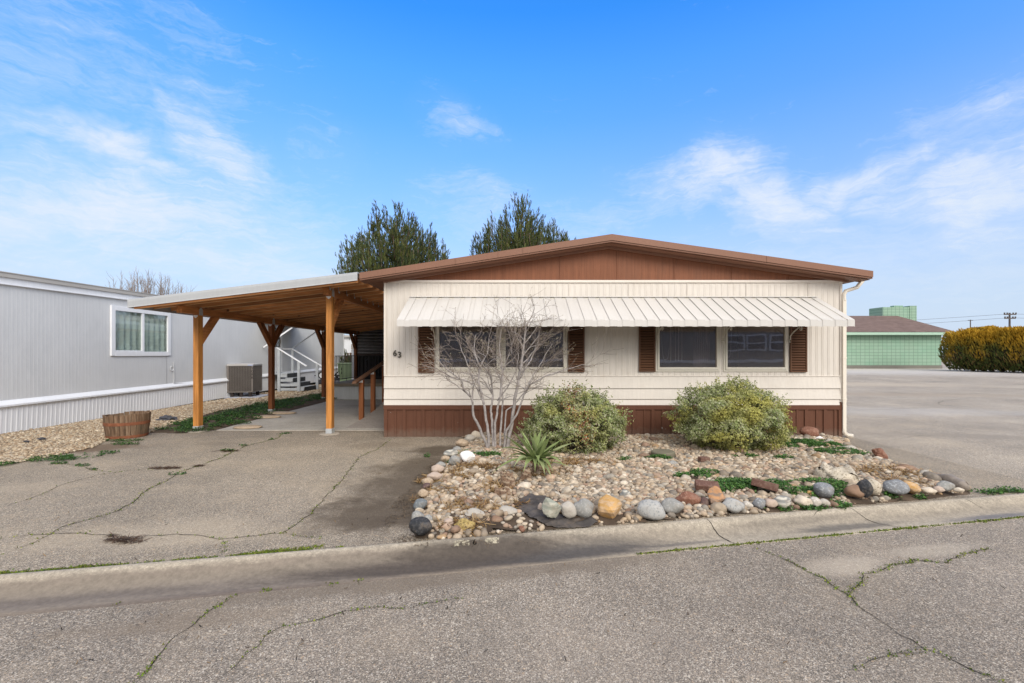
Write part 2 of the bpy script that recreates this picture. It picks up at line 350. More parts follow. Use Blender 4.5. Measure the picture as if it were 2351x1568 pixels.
# gutter: rolled kerb profile extruded along the road, with a few joints
prof=[(-.02,-.02),(0,.010),(.05,.014),(.10,.010),(.16,-.002),(.22,-.020),(.29,-.042),(.37,-.062),(.46,-.074),(.58,-.080),(.78,-.078),(1.0,-.068),(1.0,-.14)]
b=MB(); N_=240; vs=[];fs=[]
for i in range(N_+1):
    x=-14+38*i/N_
    for j,(t_,z) in enumerate(prof):
        y=yb(x)+(yf(x)-yb(x))*t_+.002*mnoise.noise(Vector((x*1.5,t_,0)))
        vs.append((x+.2*t_*.36,y,z+.0015*mnoise.noise(Vector((x*2.3,t_*3,4)))))
k_=len(prof)
for i in range(N_):
    for j in range(k_-1): fs.append((i*k_+j,(i+1)*k_+j,(i+1)*k_+j+1,i*k_+j+1))
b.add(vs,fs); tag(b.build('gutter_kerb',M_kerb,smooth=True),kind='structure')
def kz(x,y):                       # height of the gutter surface
    t_=(yb(x)-y)/(yb(x)-yf(x))
    if t_<=0: return 0
    if t_>=1: return -.07
    for (a,za),(c,zc) in zip(prof[1:],prof[2:]):
        if a<=t_<=c: return za+(zc-za)*(t_-a)/(c-a) if c>a else za
    return -.07
b=MB(); b.box(-5.3,-2.14,8.16,13.66,-.05,.012)
b.v=[(x,y,z) for x,y,z in b.v]; tag(b.build('carport_slab',M_slab),kind='structure')
# ---------------------------------------------------------------- cracks
M_crack=vary('crack_dark',(.030,.027,.022),.4,12,1,.05)
def wob(pts,seg=.06,amp=.012):
    out=[]
    for p,q in zip(pts,pts[1:]):
        p=Vector(p);q=Vector(q);n=max(1,int((q-p).length/seg))
        for i in range(n):
            c=p.lerp(q,i/n); out.append(Vector((c.x+random.uniform(-amp,amp)+.6*amp*mnoise.noise(c*9),c.y+random.uniform(-amp,amp),c.z)))
    out.append(Vector(pts[-1])); return out
def ribbon(b,pts,w,zf):
    L=[];Rr=[]
    for i,p in enumerate(pts):
        d=(pts[min(i+1,len(pts)-1)]-pts[max(0,i-1)]); d.z=0; d.normalize(); nrm=Vector((-d.y,d.x,0))
        ww=w*(.35+.9*abs(mnoise.noise(p*5))+.3*random.random())*(min(1,(i+.4)/4))*(min(1,(len(pts)-i-.6)/4))
        a=p+nrm*ww; c=p-nrm*ww; L.append((a.x,a.y,zf(a.x,a.y))); Rr.append((c.x,c.y,zf(c.x,c.y)))
    n=len(L); b.add(L+Rr,[(i,i+1,n+i+1,n+i) for i in range(n-1)])
def cA(l): return [G(x*.4232,956.6+y*.4232) for x,y in l]
def cR(l): return [G(1645.4+x*.3001,1109.7+y*.3001,-.07) for x,y in l]
def cRoadL(l): return [G(x*.4232,956.6+y*.4232,-.07) for x,y in l]
def cL(l): return [G(1875+x*.2245,673.5+y*.2245) for x,y in l]
drive_cr=[(cA([(0,755),(110,710),(180,690),(290,635),(335,600),(480,560),(640,510),(720,470),(800,395),(900,350),(980,300),(1080,265),(1200,225),(1330,160),(1500,120),(1530,95)]),.010,.75),
 (cA([(0,660),(150,645),(300,638),(430,632),(550,645),(700,655),(800,648),(950,640),(1100,648),(1200,665),(1350,650),(1530,632),(1600,595),(1680,530),(1760,445),(1850,350),(1950,220),(2040,180),(2120,125)]),.008,.6),
 (cA([(1540,632),(1600,648),(1740,660)]),.008,.9),(cA([(1205,665),(1215,735)]),.008,1),
 (cA([(0,495),(180,440),(350,365),(520,320),(700,292),(830,290),(900,280)]),.007,.15),(cA([(290,255),(420,265),(520,295),(600,298)]),.007,.6),
 (cA([(2040,180),(2200,190),(2350,200)]),.005,0)]
road_cr=[(cRoadL([(715,1445),(800,1380),(880,1270),(950,1195),(1040,1140),(1110,1070),(1200,1020),(1280,970)]),.005,.7),
 (cRoadL([(1160,1445),(1260,1370),(1340,1290),(1410,1240),(1440,1190),(1530,1140),(1700,1110),(1880,1055),(2050,1035),(2180,1045),(2351,1010),(2500,985)]),.0045,.25),
 (cR([(310,495),(420,545),(560,600),(700,680),(830,735),(920,810),(1020,865),(1100,955),(1220,1030),(1310,1095),(1400,1160),(1500,1205),(1580,1265),(1700,1305),(1830,1370),(1950,1430),(2100,1490),(2300,1580)]),.006,.75),
 (cR([(1020,865),(1040,810),(1120,750),(1120,695),(1240,680),(1330,630),(1460,615),(1500,590),(1750,608),(1860,550),(1990,525),(2080,505)]),.006,.85),
 (cR([(1580,1290),(1400,1310),(1260,1330),(1150,1375),(1060,1415)]),.0045,.4),
 (cR([(-560,305),(-430,270),(-290,225)]),.0025,0),(cRoadL([(640,1195),(700,1200),(660,1230)]),.003,0)]
lot_cr=[(cL([(290,1195),(700,1190),(1000,1175),(1300,1165),(1600,1185),(2120,1225)]),.016,0),(cL([(1100,1040),(1400,1035),(1800,1020),(2120,1015)]),.03,0),(cL([(280,985),(700,1010),(1100,1045)]),.02,0),
 (cL([(1320,1155),(1230,1125),(1300,1095),(1600,1075)]),.014,0),(cL([(350,1510),(600,1515),(850,1490),(1080,1450),(1400,1465),(1600,1450)]),.009,0),(cL([(1270,1690),(1500,1745),(1900,1820)]),.006,0),(cL([(700,1325),(870,1360)]),.006,0),(cL([(1780,1105),(2110,1130)]),.012,0)]
moss_pts=[]
def crackobj(name,crs,z,seg,amp):
    b=MB()
    for pts,w_,ms in crs:
        ww=wob([Vector((p.x,p.y,0)) for p in pts],seg,amp); ribbon(b,ww,w_*.5,lambda x,y:z)
        if ms:
            for p in ww:
                for _ in range(12):
                    if random.random()<ms*(.58+1.3*mnoise.noise(Vector((p.x*2.6,p.y*2.6,3)))+.7*mnoise.noise(Vector((p.x*11,p.y*11,3)))): moss_pts.append((p.x+random.gauss(0,.006+w_*.9),p.y+random.gauss(0,.006+w_*.9),z,.5))
    return tag(b.build(name,M_crack,fix=False),kind='structure')
crackobj('driveway_crack',drive_cr,.004,.07,.012); crackobj('road_crack',road_cr,-.066,.03,.005); crackobj('parking_lot_crack',lot_cr,.004,.25,.03)
# joints cut in the gutter
b=MB()
def joint(d0,d1,w_=.006):
    p=G(*d0,0); q=G(*d1,-.07); pts=wob([p,q],.03,.003); ribbon(b,pts,w_,lambda x,y:kz(x,y)+.004)
joint((1619,1193),(1692,1250),.008); joint((1942,1168),(2085,1213),.005); joint((2197,1146),(2260,1172),.005); joint((2325,1138),(2351,1150)); joint((1868,1181),(1920,1176),.003)
tag(b.build('gutter_joint',M_crack,fix=False),kind='structure')
# moss and tiny plants along the kerb edges
for i in range(10000):
    x=random.uniform(-3.4,5.2); g_=mnoise.noise(Vector((x*2.3,0,8)))+.8*mnoise.noise(Vector((x*11,0,5)))
    if (x>.9 and random.random()<.55+.9*g_) or (x<-.95 and x>-2.3 and random.random()<.9*g_-.15): moss_pts.append((x,yf(x)+random.gauss(.0,.008+.01*max(0,g_)),-.068,.5))
for i in range(5200):
    x=random.uniform(-3.4,-1.2); g_=mnoise.noise(Vector((x*2.7,0,2)))+.8*mnoise.noise(Vector((x*12,0,2)))
    if random.random()<.40+.9*g_: moss_pts.append((x,yb(x)+.012+abs(random.gauss(0,.014+.02*max(0,g_))),.003,.5))
for i in range(450):
    x=random.uniform(-1.85,-1.35); moss_pts.append((x,yb(x)+.05+random.gauss(0,.014)+.08*(x+1.6),.003,.5))
TVt=np.array([(-.5,0,0),(.5,0,0),(0,0,1.0)]);TFt=np.array([[0,1,2]])
mp=np.array(moss_pts); nM=len(mp)
zd=np.stack([rng.normal(0,.7,nM),rng.normal(0,.7,nM),np.ones(nM)],1)
sc_=rng.uniform(.006,.013,nM)
Mm=rotmats(nM,zd)*sc_[:,None,None]
cc=np.array([(.20,.27,.03,1),(.13,.20,.03,1),(.27,.30,.05,1),(.09,.14,.03,1),(.15,.14,.05,1)])[rng.integers(0,5,nM)]; cc[:,:3]*=rng.uniform(.7,1.2,(nM,1))
M_leaf=attrmat('leaf',.6,.25,.1,trans=.25)
M_moss=attrmat('moss',.9,.1,.2)
tag(inst('moss',TVt,TFt,Mm,mp[:,:3],cc,M_moss),kind='stuff')
# ---------------------------------------------------------------- main mobile home
YH=7.57; KX=YH/F
X=lambda px:(px-CX)*KX
Z=lambda py:H-(py-HY)*KX
def painted(name,c,streak=.05,grime=.25,gcol=(.35,.27,.18),rough=.5,fleck=0,splash=0):
    t=NT(name); p=t.pos()
    st=t.noise(5,6,t.mapping(p,scale=(7,7,.35)),rough=.6)
    n=t.noise(1.3,6)
    col=t.ramp(n,[(.3,tuple(x*.95 for x in c)),(.7,tuple(min(1,x*1.04) for x in c))])
    col=t.mix(1,col,t.ramp(st,[(.3,1-streak*2),(.7,1)]),'MULTIPLY')
    col=t.mix(t.math('MULTIPLY',t.ramp(t.noise(2.2,9,t.mapping(p,scale=(1,1,.5)),rough=.75),[(.52,0),(.8,1)]),grime),col,gcol)
    if splash:
        zz=t.math('ADD',t.sep(p)[2],t.math('MULTIPLY',t.math('SUBTRACT',t.noise(9,7,rough=.7),.5),-.35))
        col=t.mix(t.math('MULTIPLY',t.ramp(zz,[(splash*.3,1),(splash,0)]),.42),col,(.17,.13,.10))
    if fleck:
        f1=t.ramp(t.noise(26,5,t.mapping(p,scale=(1,1,.5)),rough=.7),[(.67,0),(.69,1)])
        f2=t.ramp(t.noise(1.7,3,t.mapping(p,loc=(1.3,0,0))),[(.50,0),(.62,1)])
        col=t.mix(t.math('MULTIPLY',t.math('MULTIPLY',f1,f2),fleck),col,(.6,.55,.5))
    return t.fin(col,rough,.22,t.bump(t.noise(9,4),.006,.25))
CREAM=(.665,.615,.555); BROWN=(.185,.068,.038)
M_cream=painted('cream_siding',CREAM,.05,.22); M_cream2=painted('cream_trim',(.72,.66,.59),.03,.15)
M_brown=painted('brown_gable_siding',(.225,.084,.040),.13,.25,(.12,.075,.055)); M_fascia=painted('brown_fascia_metal',(.225,.115,.076),.03,.15,(.2,.12,.09),.45)
M_skirt=painted('brown_skirting',(.125,.052,.030),.08,.3,(.09,.045,.03),.6,fleck=.9,splash=.16)
M_awn=painted('white_awning_metal',(.57,.545,.515),.02,.12,(.5,.42,.3),.4)
M_shut=painted('brown_shutter',(.125,.060,.033),.05,.15,(.16,.09,.05),.4)
M_shutshade=vary('shutter_gap_shade',(.03,.014,.008),.2,5,.9)  # near-black sheet that paints the shade between the louvres
M_frame=painted('window_frame_metal',(.62,.58,.50),.03,.2,(.3,.28,.2),.4)
M_dark=vary('interior_dark',(.20,.19,.19),.3,2,.9)
t=NT('window_glass')
gl=t.node('ShaderNodeBsdfGlossy'); gl.inputs['Roughness'].default_value=.02; t.set(gl.inputs['Color'],(1,.92,.84,1))
tr=t.node('ShaderNodeBsdfTransparent'); t.set(tr.inputs['Color'],(.80,.74,.70,1))
fr=t.node('ShaderNodeFresnel'); fr.inputs['IOR'].default_value=1.75
t.set(gl.inputs['Normal'],t.bump(t.noise(1.3,2),.02,.10))
df=t.node('ShaderNodeBsdfDiffuse'); t.set(df.inputs['Color'],(.46,.42,.40,1)); sc=t.node('ShaderNodeMixShader'); sc.inputs[0].default_value=.09   # thin grey diffuse veil mixed into the pane
t.t.links.new(tr.outputs[0],sc.inputs[1]); t.t.links.new(df.outputs[0],sc.inputs[2])
mx=t.node('ShaderNodeMixShader'); t.t.links.new(t.math('ADD',fr.outputs[0],.075),mx.inputs[0]); t.t.links.new(sc.outputs[0],mx.inputs[1]); t.t.links.new(gl.outputs[0],mx.inputs[2]); t.t.links.new(mx.outputs[0],t.out.inputs[0]); M_glass=t.m
XL,XR=X(882),X(1932); zt=Z(645); zlap=Z(864); zsk=Z(929); YB=24.5
home=thing('mobile_home','cream and brown mobile home with long awning over four front windows and number 63','mobile home',((XL+XR)/2,YH,0))
def ribs(b,x0,x1,z0,z1,y,per=.098,dep=.0065,off=0,prof=((0,0),(.52,0),(.60,1),(.68,.35),(.76,.35),(.84,1),(.92,0))):
    pts=[(x0,y)]; k=math.floor((x0-off)/per)
    while True:
        base=off+k*per
        for u,d in prof:
            xx=base+u*per
            if x0+1e-4<xx<x1-1e-4: pts.append((xx,y-d*dep))
        k+=1
        if off+k*per>x1: break
    pts.append((x1,y)); n=len(pts)
    b.add([(p[0],p[1],z0) for p in pts]+[(p[0],p[1],z1) for p in pts],[(i,i+1,n+i+1,n+i) for i in range(n-1)])
wins=[(1009,1140),(1161,1293),(1513,1644),(1668.5,1800)]
zg0=Z(843); zg1=2.03
W_=[(X(a)-.035,X(c)+.035) for a,c in wins]; zo0=zg0-.035; zo1=zg1
b=MB(); cur=XL+.03
for a,c in W_:
    ribs(b,cur,a,zlap,zt,YH); ribs(b,a,c,zlap,zo0,YH); ribs(b,a,c,zo1,zt,YH); cur=c
ribs(b,cur,XR-.03,zlap,zt,YH)
# sheet seams
for px in (1035,1171,1306,1443,1577,1712,1855): b.box(X(px)-.003,X(px)+.003,YH-.013,YH,zo1+.3,zt-.02)
b.box(XL+.01,XL+.03,YH,YB,.1,zt); b.box(XR-.03,XR-.01,YH,YB,.1,zt); b.box(XL+.03,XR-.03,YB-.05,YB,.1,zt)
b.build('front_wall',M_cream,home,fix=False)
b=MB(); b.box(XL+.05,XR-.05,YH+.01,YH+.03,zlap,zo0-.01); b.box(XL+.05,XR-.05,YH+.01,YH+.03,zo1+.01,zt)
cur=XL+.05
for a,c in W_+[(XR-.05,0)]: b.box(cur,a-.002,YH+.01,YH+.03,zo0-.01,zo1+.01); cur=c+.002
b.box(XL+.04,XR-.04,YH+3.4,YH+3.45,.6,zt-.02); b.box(XL+.04,XR-.04,YH+.04,YH+3.4,.60,.62); b.box(XL+.04,XR-.04,YH+.04,YH+3.4,zt-.15,zt-.12)
b.box(X(1400),X(1400)+.08,YH+.04,YH+3.4,.6,zt-.1)
b.build('interior_wall',M_dark,home)
# lap siding
b=MB(); lev=[zlap+.012,Z(890.3),Z(915),zsk]
for i in range(3):
    zt_,zb_=lev[i],lev[i+1]-.006
    b.extr([(YH-.006,zt_),(YH-.030,zb_),(YH-.030,zb_-.0),(YH+.02,zb_),(YH+.02,zt_)],'x',XL+.002,XR-.03)
b.build('lap_siding',M_cream,home)
b=MB(); b.box(XL,XL+.035,YH-.022,YH+.04,zlap,zt); b.box(XR-.035,XR,YH-.024,YH+.04,zsk-.01,zt)
b.box(XL+.035,XR-.035,YH-.020,YH,zlap-.002,zlap+.012); b.box(XL+.0,XR,YH-.026,YH+.01,zt-.03,zt+.012)
for i in range(28):
    xx=XL+.15+i*(XR-XL-.3)/27; b.box(xx,xx+.006,YH-.028,YH-.02,zlap+.004,zlap+.009)
b.build('corner_trim',M_cream2,home,bevel=.003)
# gable
def ztop(x):   # top of roof
    xa=X(1407)*.965+.0; return 0
xa=P(1405,537,7.26).x; za=P(1405,537,7.26).z; xl=P(825,626,7.26).x; zl=P(825,626,7.26).z; xr=P(2005,622,7.26).x; zr=P(2005,622,7.26).z
def rz(x): return zl+(za-zl)*(x-xl)/(xa-xl) if x<xa else zr+(za-zr)*(xr-x)/(xr-xa)
b=MB(); gx=[XL+.0,xa,XR]; 
pts=[(XL,zt+.012),(XR,zt+.012),(XR,rz(XR)-.12),(xa,rz(xa)-.12),(XL,rz(XL)-.12)]
b.add([(p[0],YH-.004,p[1]) for p in pts],[(0,1,2,3,4)])
x=XL+.16
while x<XR-.1:
    z1=rz(x)-.125
    w_=.004 if int((x-XL)*100)%3 else .007
    if z1>zt+.03: b.box(x,x+w_*.7,YH-.0062,YH-.004,zt+.014,z1)
    x+=.1145
for k in range(9):
    xx=XL+.07+k*.95
    if rz(xx)-.125>zt+.03: b.box(xx,xx+.014,YH-.016,YH-.004,zt+.014,rz(xx)-.125)
b.build('gable_siding',M_brown,home,fix=False)
roof=MB()
for (x0,x1) in ((xl,xa),(xa,xr)):
    n_=14
    for i in range(n_):
        a=x0+(x1-x0)*i/n_; c=x0+(x1-x0)*(i+1)/n_
        za_,zc_=rz(a),rz(c)
        roof.add([(a,7.30,za_-.006),(c,7.30,zc_-.006),(c,YB+.2,zc_-.006),(a,YB+.2,za_-.006),(a,7.30,za_-.11),(c,7.30,zc_-.11),(c,YB+.2,zc_-.11),(a,YB+.2,za_-.11)],[(0,1,2,3),(7,6,5,4)])
M_roof=painted('roof_metal',(.45,.43,.40),.03,.2)
rf=roof.build('roof',M_roof,home,fix=False)
b=MB()
def gstrip(y0,y1,t0,t1,xe0=xl,xe1=xr):   # strip following the roof line, from t0 below the top to t1 below
    for a,c in ((xe0,xa),(xa,xe1)):
        q=[(a,rz(a)-t0),(c,rz(c)-t0),(c,rz(c)-t1),(a,rz(a)-t1)]
        b.add([(x,y0,z) for x,z in q]+[(x,y1,z) for x,z in q],[(0,1,2,3),(7,6,5,4),(0,4,5,1),(3,2,6,7),(0,3,7,4),(1,5,6,2)])
gstrip(7.26,7.30,0,.098); gstrip(7.275,7.32,.100,.122); gstrip(7.33,7.57,.122,.132)
gstrip(7.50,7.57,.132,.17,XL,XR)
for px in (1045,1143,1200,1760): 
    xx=P(px,0,7.26).x; b.box(xx,xx+.004,7.254,7.26,rz(xx)-.097,rz(xx)-.004)
# eave fascias and soffits along the sides
for s_,xe in ((1,xl),(-1,xr)):
    ze=rz(xe)
    b.box(min(xe,xe+s_*.03),max(xe,xe+s_*.03),7.30,YB+.2,ze-.11,ze-.002)
    b.add([(xe+s_*.03,7.58,ze-.105),((XL if s_>0 else XR),7.58,zt+.0),((XL if s_>0 else XR),YB,zt+.0),(xe+s_*.03,YB,ze-.105)],[(0,1,2,3)])
    b.add([(xe+s_*.03,7.575,ze-.11),((XL if s_>0 else XR),7.575,zt-.02),((XL if s_>0 else XR),7.575,rz(XL if s_>0 else XR)-.1),(xe+s_*.03,7.575,ze-.05)],[(0,1,2,3)])
# peaked cover plate
b.build('fascia',M_fascia,rf,fix=False)
# skirting
b=MB(); b.box(XL+.01,XR-.01,YH-.012,YH+.02,-.06,zsk-.07); b.box(XL-.004,XR+.004,YH-.034,YH+.02,Z(940),zsk-.004)
x=XL+.004;k=0
while x<XR-.05:
    w_=.055 if k%2==0 else .03
    b.box(x,x+w_,YH-.030+.006*(k%2),YH-.012,-.06,Z(940)-.002); x+=[.155,.12,.17,.11,.16,.135][k%6]*1.12; k+=1
b.box(XR-.07,XR-.002,YH-.031,YH-.012,-.06,Z(940)-.002)
x=XL
for k in range(9): b.box(x+.02,x+.80,YH-.0155,YH-.0122,.165+.01*math.sin(k*3),.169+.01*math.sin(k*3)); x+=.86
b.box(XR-.01,XR+.0,YH,YB,-.05,zsk); b.box(XL,XL+.01,YH,YB,-.05,zsk)
b.build('skirting',M_skirt,home,bevel=.002)
b=MB(); b.box(XR-.045,XR-.03,YH-.036,YH+.01,Z(940)-.02,zsk+.05); b.box(XR-.02,XR+.012,YH-.038,YH+.01,Z(940),zsk+.04); b.build('skirt_cap',M_skirt,home)
# windows
M_blind=vary('pale_plastic',(.6,.6,.6),.05,5,.5)
def win(i,a,c):
    x0,x1=X(a),X(c); b=MB()
    fw=.062
    for (q0,q1,r0,r1) in ((x0-fw,x0-.03,zg0-.075,zg1),(x1+.03,x1+fw,zg0-.075,zg1),(x0-.03,x1+.03,zg0-.075,zg0-.042)): b.box(q0,q1,YH-.020,YH+.0,r0,r1)
    for (q0,q1,r0,r1) in ((x0-.03,x0,zg0-.042,zg1),(x1,x1+.03,zg0-.042,zg1),(x0,x1,zg0-.042,zg0),(x0,x1,zg1-.04,zg1)): b.box(q0,q1,YH-.034,YH+.02,r0,r1)
    fobj=b.build('window',M_frame,home,bevel=.003)
    b=MB(); b.box(x0+.001,x1-.001,YH-.006,YH-.002,zg0+.001,zg1-.041); b.build('pane',M_glass,fobj)
    b=MB()
    for k in range(0): b.box(x0-.050,x0-.044,YH-.024,YH-.02,zg0+.02+k*.12,zg0+.026+k*.12); b.box(x1+.044,x1+.050,YH-.024,YH-.02,zg0+.02+k*.12,zg0+.026+k*.12)
    for k in range(0): b.box(x0+k*(x1-x0)/8,x0+k*(x1-x0)/8+.006,YH-.024,YH-.02,zg0-.062,zg0-.056)
    return fobj
WO=[win(i,*w_) for i,w_ in enumerate(wins)]
# inside: looped blind cords, wand and hanging slats
def cord(par,px0,px1,ybot,y=YH+.09):
    b=MB(); pts=[]
    for k in range(15):
        u=k/14*2-1; pts.append(((X(px0)+X(px1))/2+u*(X(px1)-X(px0))/2*(1-.15*abs(u)),y,Z(ybot)+(1.95-Z(ybot))*abs(u)**3.2))
    b.tube(pts,.004,5); b.build('blind_cord',M_blind,par)
cord(WO[2],1519,1546,826); cord(WO[3],1671,1687,820)
b=MB()
for px in (1545,1556,1563,1571): b.box(X(px),X(px)+.012,YH+.12,YH+.125,1.25,1.95)
b.build('blind_slat',M_blind,WO[2]); b=MB(); b.tube([(X(1627),YH+.08,1.95),(X(1627),YH+.08,1.55)],.005,6); b.build('blind_wand',M_blind,WO[2])
M_drape=vary('blue_grey_curtain',(.34,.36,.40),.25,3,.9)
for wi,a,c in ((1,1195,1240),(2,1600,1640),(0,1010,1030)):
    b=MB(); pts=[]
    for k in range(41): u=k/40; pts.append((X(a)+(X(c)-X(a))*u,YH+.16+.02*math.sin(k*1.3)))
    n=len(pts); b.add([(p[0],p[1],.75) for p in pts]+[(p[0],p[1],2.0) for p in pts],[(i,i+1,n+i+1,n+i) for i in range(n-1)]); b.build('curtain',M_drape,WO[wi],smooth=True,fix=False)
# shutters
def shutter(a,c,zb):
    x0,x1=X(a),X(c); z1=2.02; b=MB(); f=.022
    b.box(x0,x0+f,YH-.04,YH-.008,zb,z1); b.box(x1-f,x1,YH-.04,YH-.008,zb,z1); b.box(x0+f,x1-f,YH-.04,YH-.008,zb,zb+f); b.box(x0+f,x1-f,YH-.04,YH-.008,z1-f,z1)
    o=b.build('shutter',M_shut,home,bevel=.002); b=MB(); b.box(x0+f,x1-f,YH-.013,YH-.0105,zb+f,z1-f); b.build('gap_shade',M_shutshade,o); b=MB(); z=zb+f+.014
    while z<z1-f-.03:
        b.extr([(YH-.014,z+.030),(YH-.038,z+.002),(YH-.038,z-.003),(YH-.014,z+.022)],'x',x0+f,x1-f); z+=.0425
    b.build('louvre',M_shut,o)
for a,c,pb in ((960.8,998,855.4),(1304,1341.5,854),(1466,1503.6,853),(1811.7,1850.5,854)): shutter(a,c,Z(pb))
# awning of overlapping pans
aw=MB(); y0,z0=YH-.02,Z(684.5); y1=6.72; z1=P(0,735.5,y1).z; ax0=P(912,0,y1).x; ax1=P(1961,0,y1).x
npan=36.5; pw=(ax1-ax0)/npan; vl=.092
sl=math.hypot(y0-y1,z0-z1); ny,nz=-(z0-z1)/sl,(y0-y1)/sl
x=ax0;k=0
while x<ax1-.01:
    xw=pw*.56; xn=pw*.44
    for (a,c,up,dv_) in ((x,x+xw,.012,.0),(x+xw,min(x+pw,ax1),0,.010)):
        if c>ax1+.001 and a>=ax1: continue
        c=min(c,ax1)
        e=.0015
        aa,cc_=(a-.004,c+.004) if up else (a,c)
        q=[(y0+ny*up,z0+nz*up),(y1+ny*up,z1+nz*up),(y1+ny*up-.002,z1+nz*up-vl+dv_*0-(.006 if up else 0)),(y1+ny*up+.001,z1+nz*up-vl-(.006 if up else 0)),(y1+ny*up+.003,z1+nz*up-.003),(y0+ny*up,z0+nz*up-.003)]
        aw.extr(q,'x',aa,cc_)
    x+=pw;k+=1
# support rails under the pans
b=MB(); b.box(ax0+.004,ax1-.004,YH-.055,YH-.013,z0+.011,z0+.024); flash=b
aw_o=aw.build('awning',M_awn,home); flash.build('flashing',M_awn,aw_o)
b=MB(); b.bar((ax0+.02,y0-.02,z0-.02),(ax1-.02,y0-.02,z0-.02),.03,.03); b.bar((ax0+.02,y1+.05,z1-.005),(ax1-.02,y1+.05,z1-.005),.03,.025); b.build('rail',M_frame,aw_o)
for px in (1000,1150,1299,1505,1655,1808):
    x=X(px); b=MB(); pts=[]
    # scroll at the wall, sweep outward, scroll at the front
    for k in range(9): a_=R(-60-32*k); r_=.030-.0022*(8-k); pts.append((x,YH-.062-r_*math.cos(a_),1.585+r_*math.sin(a_)))
    for k in range(1,10): u=k/9; pts.append((x,YH-.04-.30*u,1.60+.215*u**.55))
    for k in range(9): a_=R(95+34*k); r_=.036-.0025*k; pts.append((x,YH-.345+r_*math.cos(a_),1.780+r_*math.sin(a_)))
    b.tube(pts,.0095,6); b.build('scroll_bracket',M_frame,aw_o,smooth=True)
# house number
M_num=vary('bronze_number',(.05,.042,.030),.2,20,.5,.5)
def text(name,s_,loc,size,m,parent,ext=.004,rot=(R(90),0,0),off=0):
    cu=bpy.data.curves.new(name,'FONT'); cu.body=s_; cu.size=size; cu.extrude=ext; cu.offset=off; cu.align_x='CENTER'
    o=bpy.data.objects.new('tmp',cu); COL.objects.link(o); o.location=loc; o.rotation_euler=rot
    bpy.context.view_layer.update(); me=bpy.data.meshes.new_from_object(o.evaluated_get(bpy.context.evaluated_depsgraph_get()))
    me.transform(o.matrix_world); bpy.data.objects.remove(o); me.materials.clear()
    return link(name,me,m,parent)
text('house_number','6',(X(907.5),YH-.022,Z(817)),.135,M_num,home,.006,off=.003); text('house_number','3',(X(918),YH-.022,Z(820.5)),.135,M_num,home,.006,off=.003)
# downspout
M_spout=painted('downspout_metal',(.72,.66,.57),.03,.2,rough=.4)
b=MB(); yd=YH-.035
def dsp(pts,w_=.055,h_=.045):
    for p,q in zip(pts,pts[1:]):
        b.bar(p,q,w_,h_,up=(0,-1,0) )
e0=P(1975,640,yd+.1)
path=[(e0.x,yd,e0.z),(P(1974,655,yd).x,yd,P(0,652,yd).z),(P(1967,660,yd).x,yd,P(0,660,yd).z),(P(1942,669,yd).x,yd,P(0,668,yd).z),(P(1937.5,675,yd).x,yd,P(0,676,yd).z),(P(1937.5,0,yd).x,yd,P(0,690,yd).z)]
b.tube(path,.032,8); xx=path[-1][0]
b.box(xx-.028,xx+.028,yd-.022,yd+.022,.10,path[-1][2]+.02)
b.tube([(xx,yd,.14),(xx,yd,.085),(xx+.015,yd,.05),(xx+.06,yd-.02,.03),(xx+.115,yd-.05,.022)],[.03,.034,.034,.034,.036],8)
for k in range(5): b.tube([(xx+.012*k,yd-.004*k,.082-.012*k),(xx+.012*k+.003,yd-.004*k,.078-.012*k)],.038,8)
b.build('downspout',M_spout,home,smooth=False)
for z_ in (1.3,.62): b=MB(); b.box(xx-.034,xx+.034,yd-.026,yd+.03,z_,z_+.02); b.build('downspout_strap',M_spout,home)
# ---------------------------------------------------------------- carport
def wood(name,c,ax='z',var=.5,dark=.6,edge=None):
    t=NT(name); sc={'x':(.8,14,14),'y':(14,.8,14),'z':(14,14,.8)}[ax]
    v=t.mapping(t.pos(),scale=sc); n=t.noise(1.6,7,v,rough=.6,dist=.8); n2=t.noise(1.1,5)
    col=t.ramp(n,[(.25,tuple(x*(1-var) for x in c)),(.55,c),(.75,tuple(min(1,x*(1+var*.8)) for x in c))])
    col=t.mix(1,col,t.ramp(n2,[(.3,1-dark*.5),(.65,1.05)]),'MULTIPLY')
    kn=t.node('ShaderNodeTexVoronoi'); t.set(kn.inputs['Vector'],t.mapping(t.pos(),scale=(3,3,3))); kn.inputs['Scale'].default_value=1.2
    col=t.mix(t.ramp(kn.outputs['Distance'],[(.05,.8),(.13,0)]),col,(.07,.025,.01))
    if edge:      # undersides tinted paler for light bounced off the slab; every joist a little different
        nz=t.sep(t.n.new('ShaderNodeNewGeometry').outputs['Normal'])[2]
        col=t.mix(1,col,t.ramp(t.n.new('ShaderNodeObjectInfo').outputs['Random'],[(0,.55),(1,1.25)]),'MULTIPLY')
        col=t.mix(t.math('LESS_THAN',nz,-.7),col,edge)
    return t.fin(col,.6,.3,t.bump(n,.004,.5))
ORG=(.52,.22,.055)
M_post=wood('stained_post',ORG,'z'); M_beam=wood('stained_beam',(.50,.20,.065),'y'); M_joist=wood('stained_joist',(.68,.30,.115),'x',edge=(.66,.42,.22)); M_post2=wood('dark_brown_post',(.24,.082,.026),'z')  # darker brown for the inner carport posts and the handrail posts
M_galv=vary('galvanised_metal',(.50,.52,.53),.12,20,.45,.5,metal=.4); M_wtag=vary('white_plate',(.75,.76,.76),.05,20,.5)
M_cproof=painted('carport_roof_metal',(.40,.41,.42),.03,.25,(.38,.37,.36),.4)
cp=thing('carport','open timber carport of orange stained posts under a sloping metal roof','carport',(-4.4,11.5,0))
def croof(x): return 2.235+.119*(x+6.1)
yF,yE=7.29,17.2; XE=-2.47
b=MB(); 
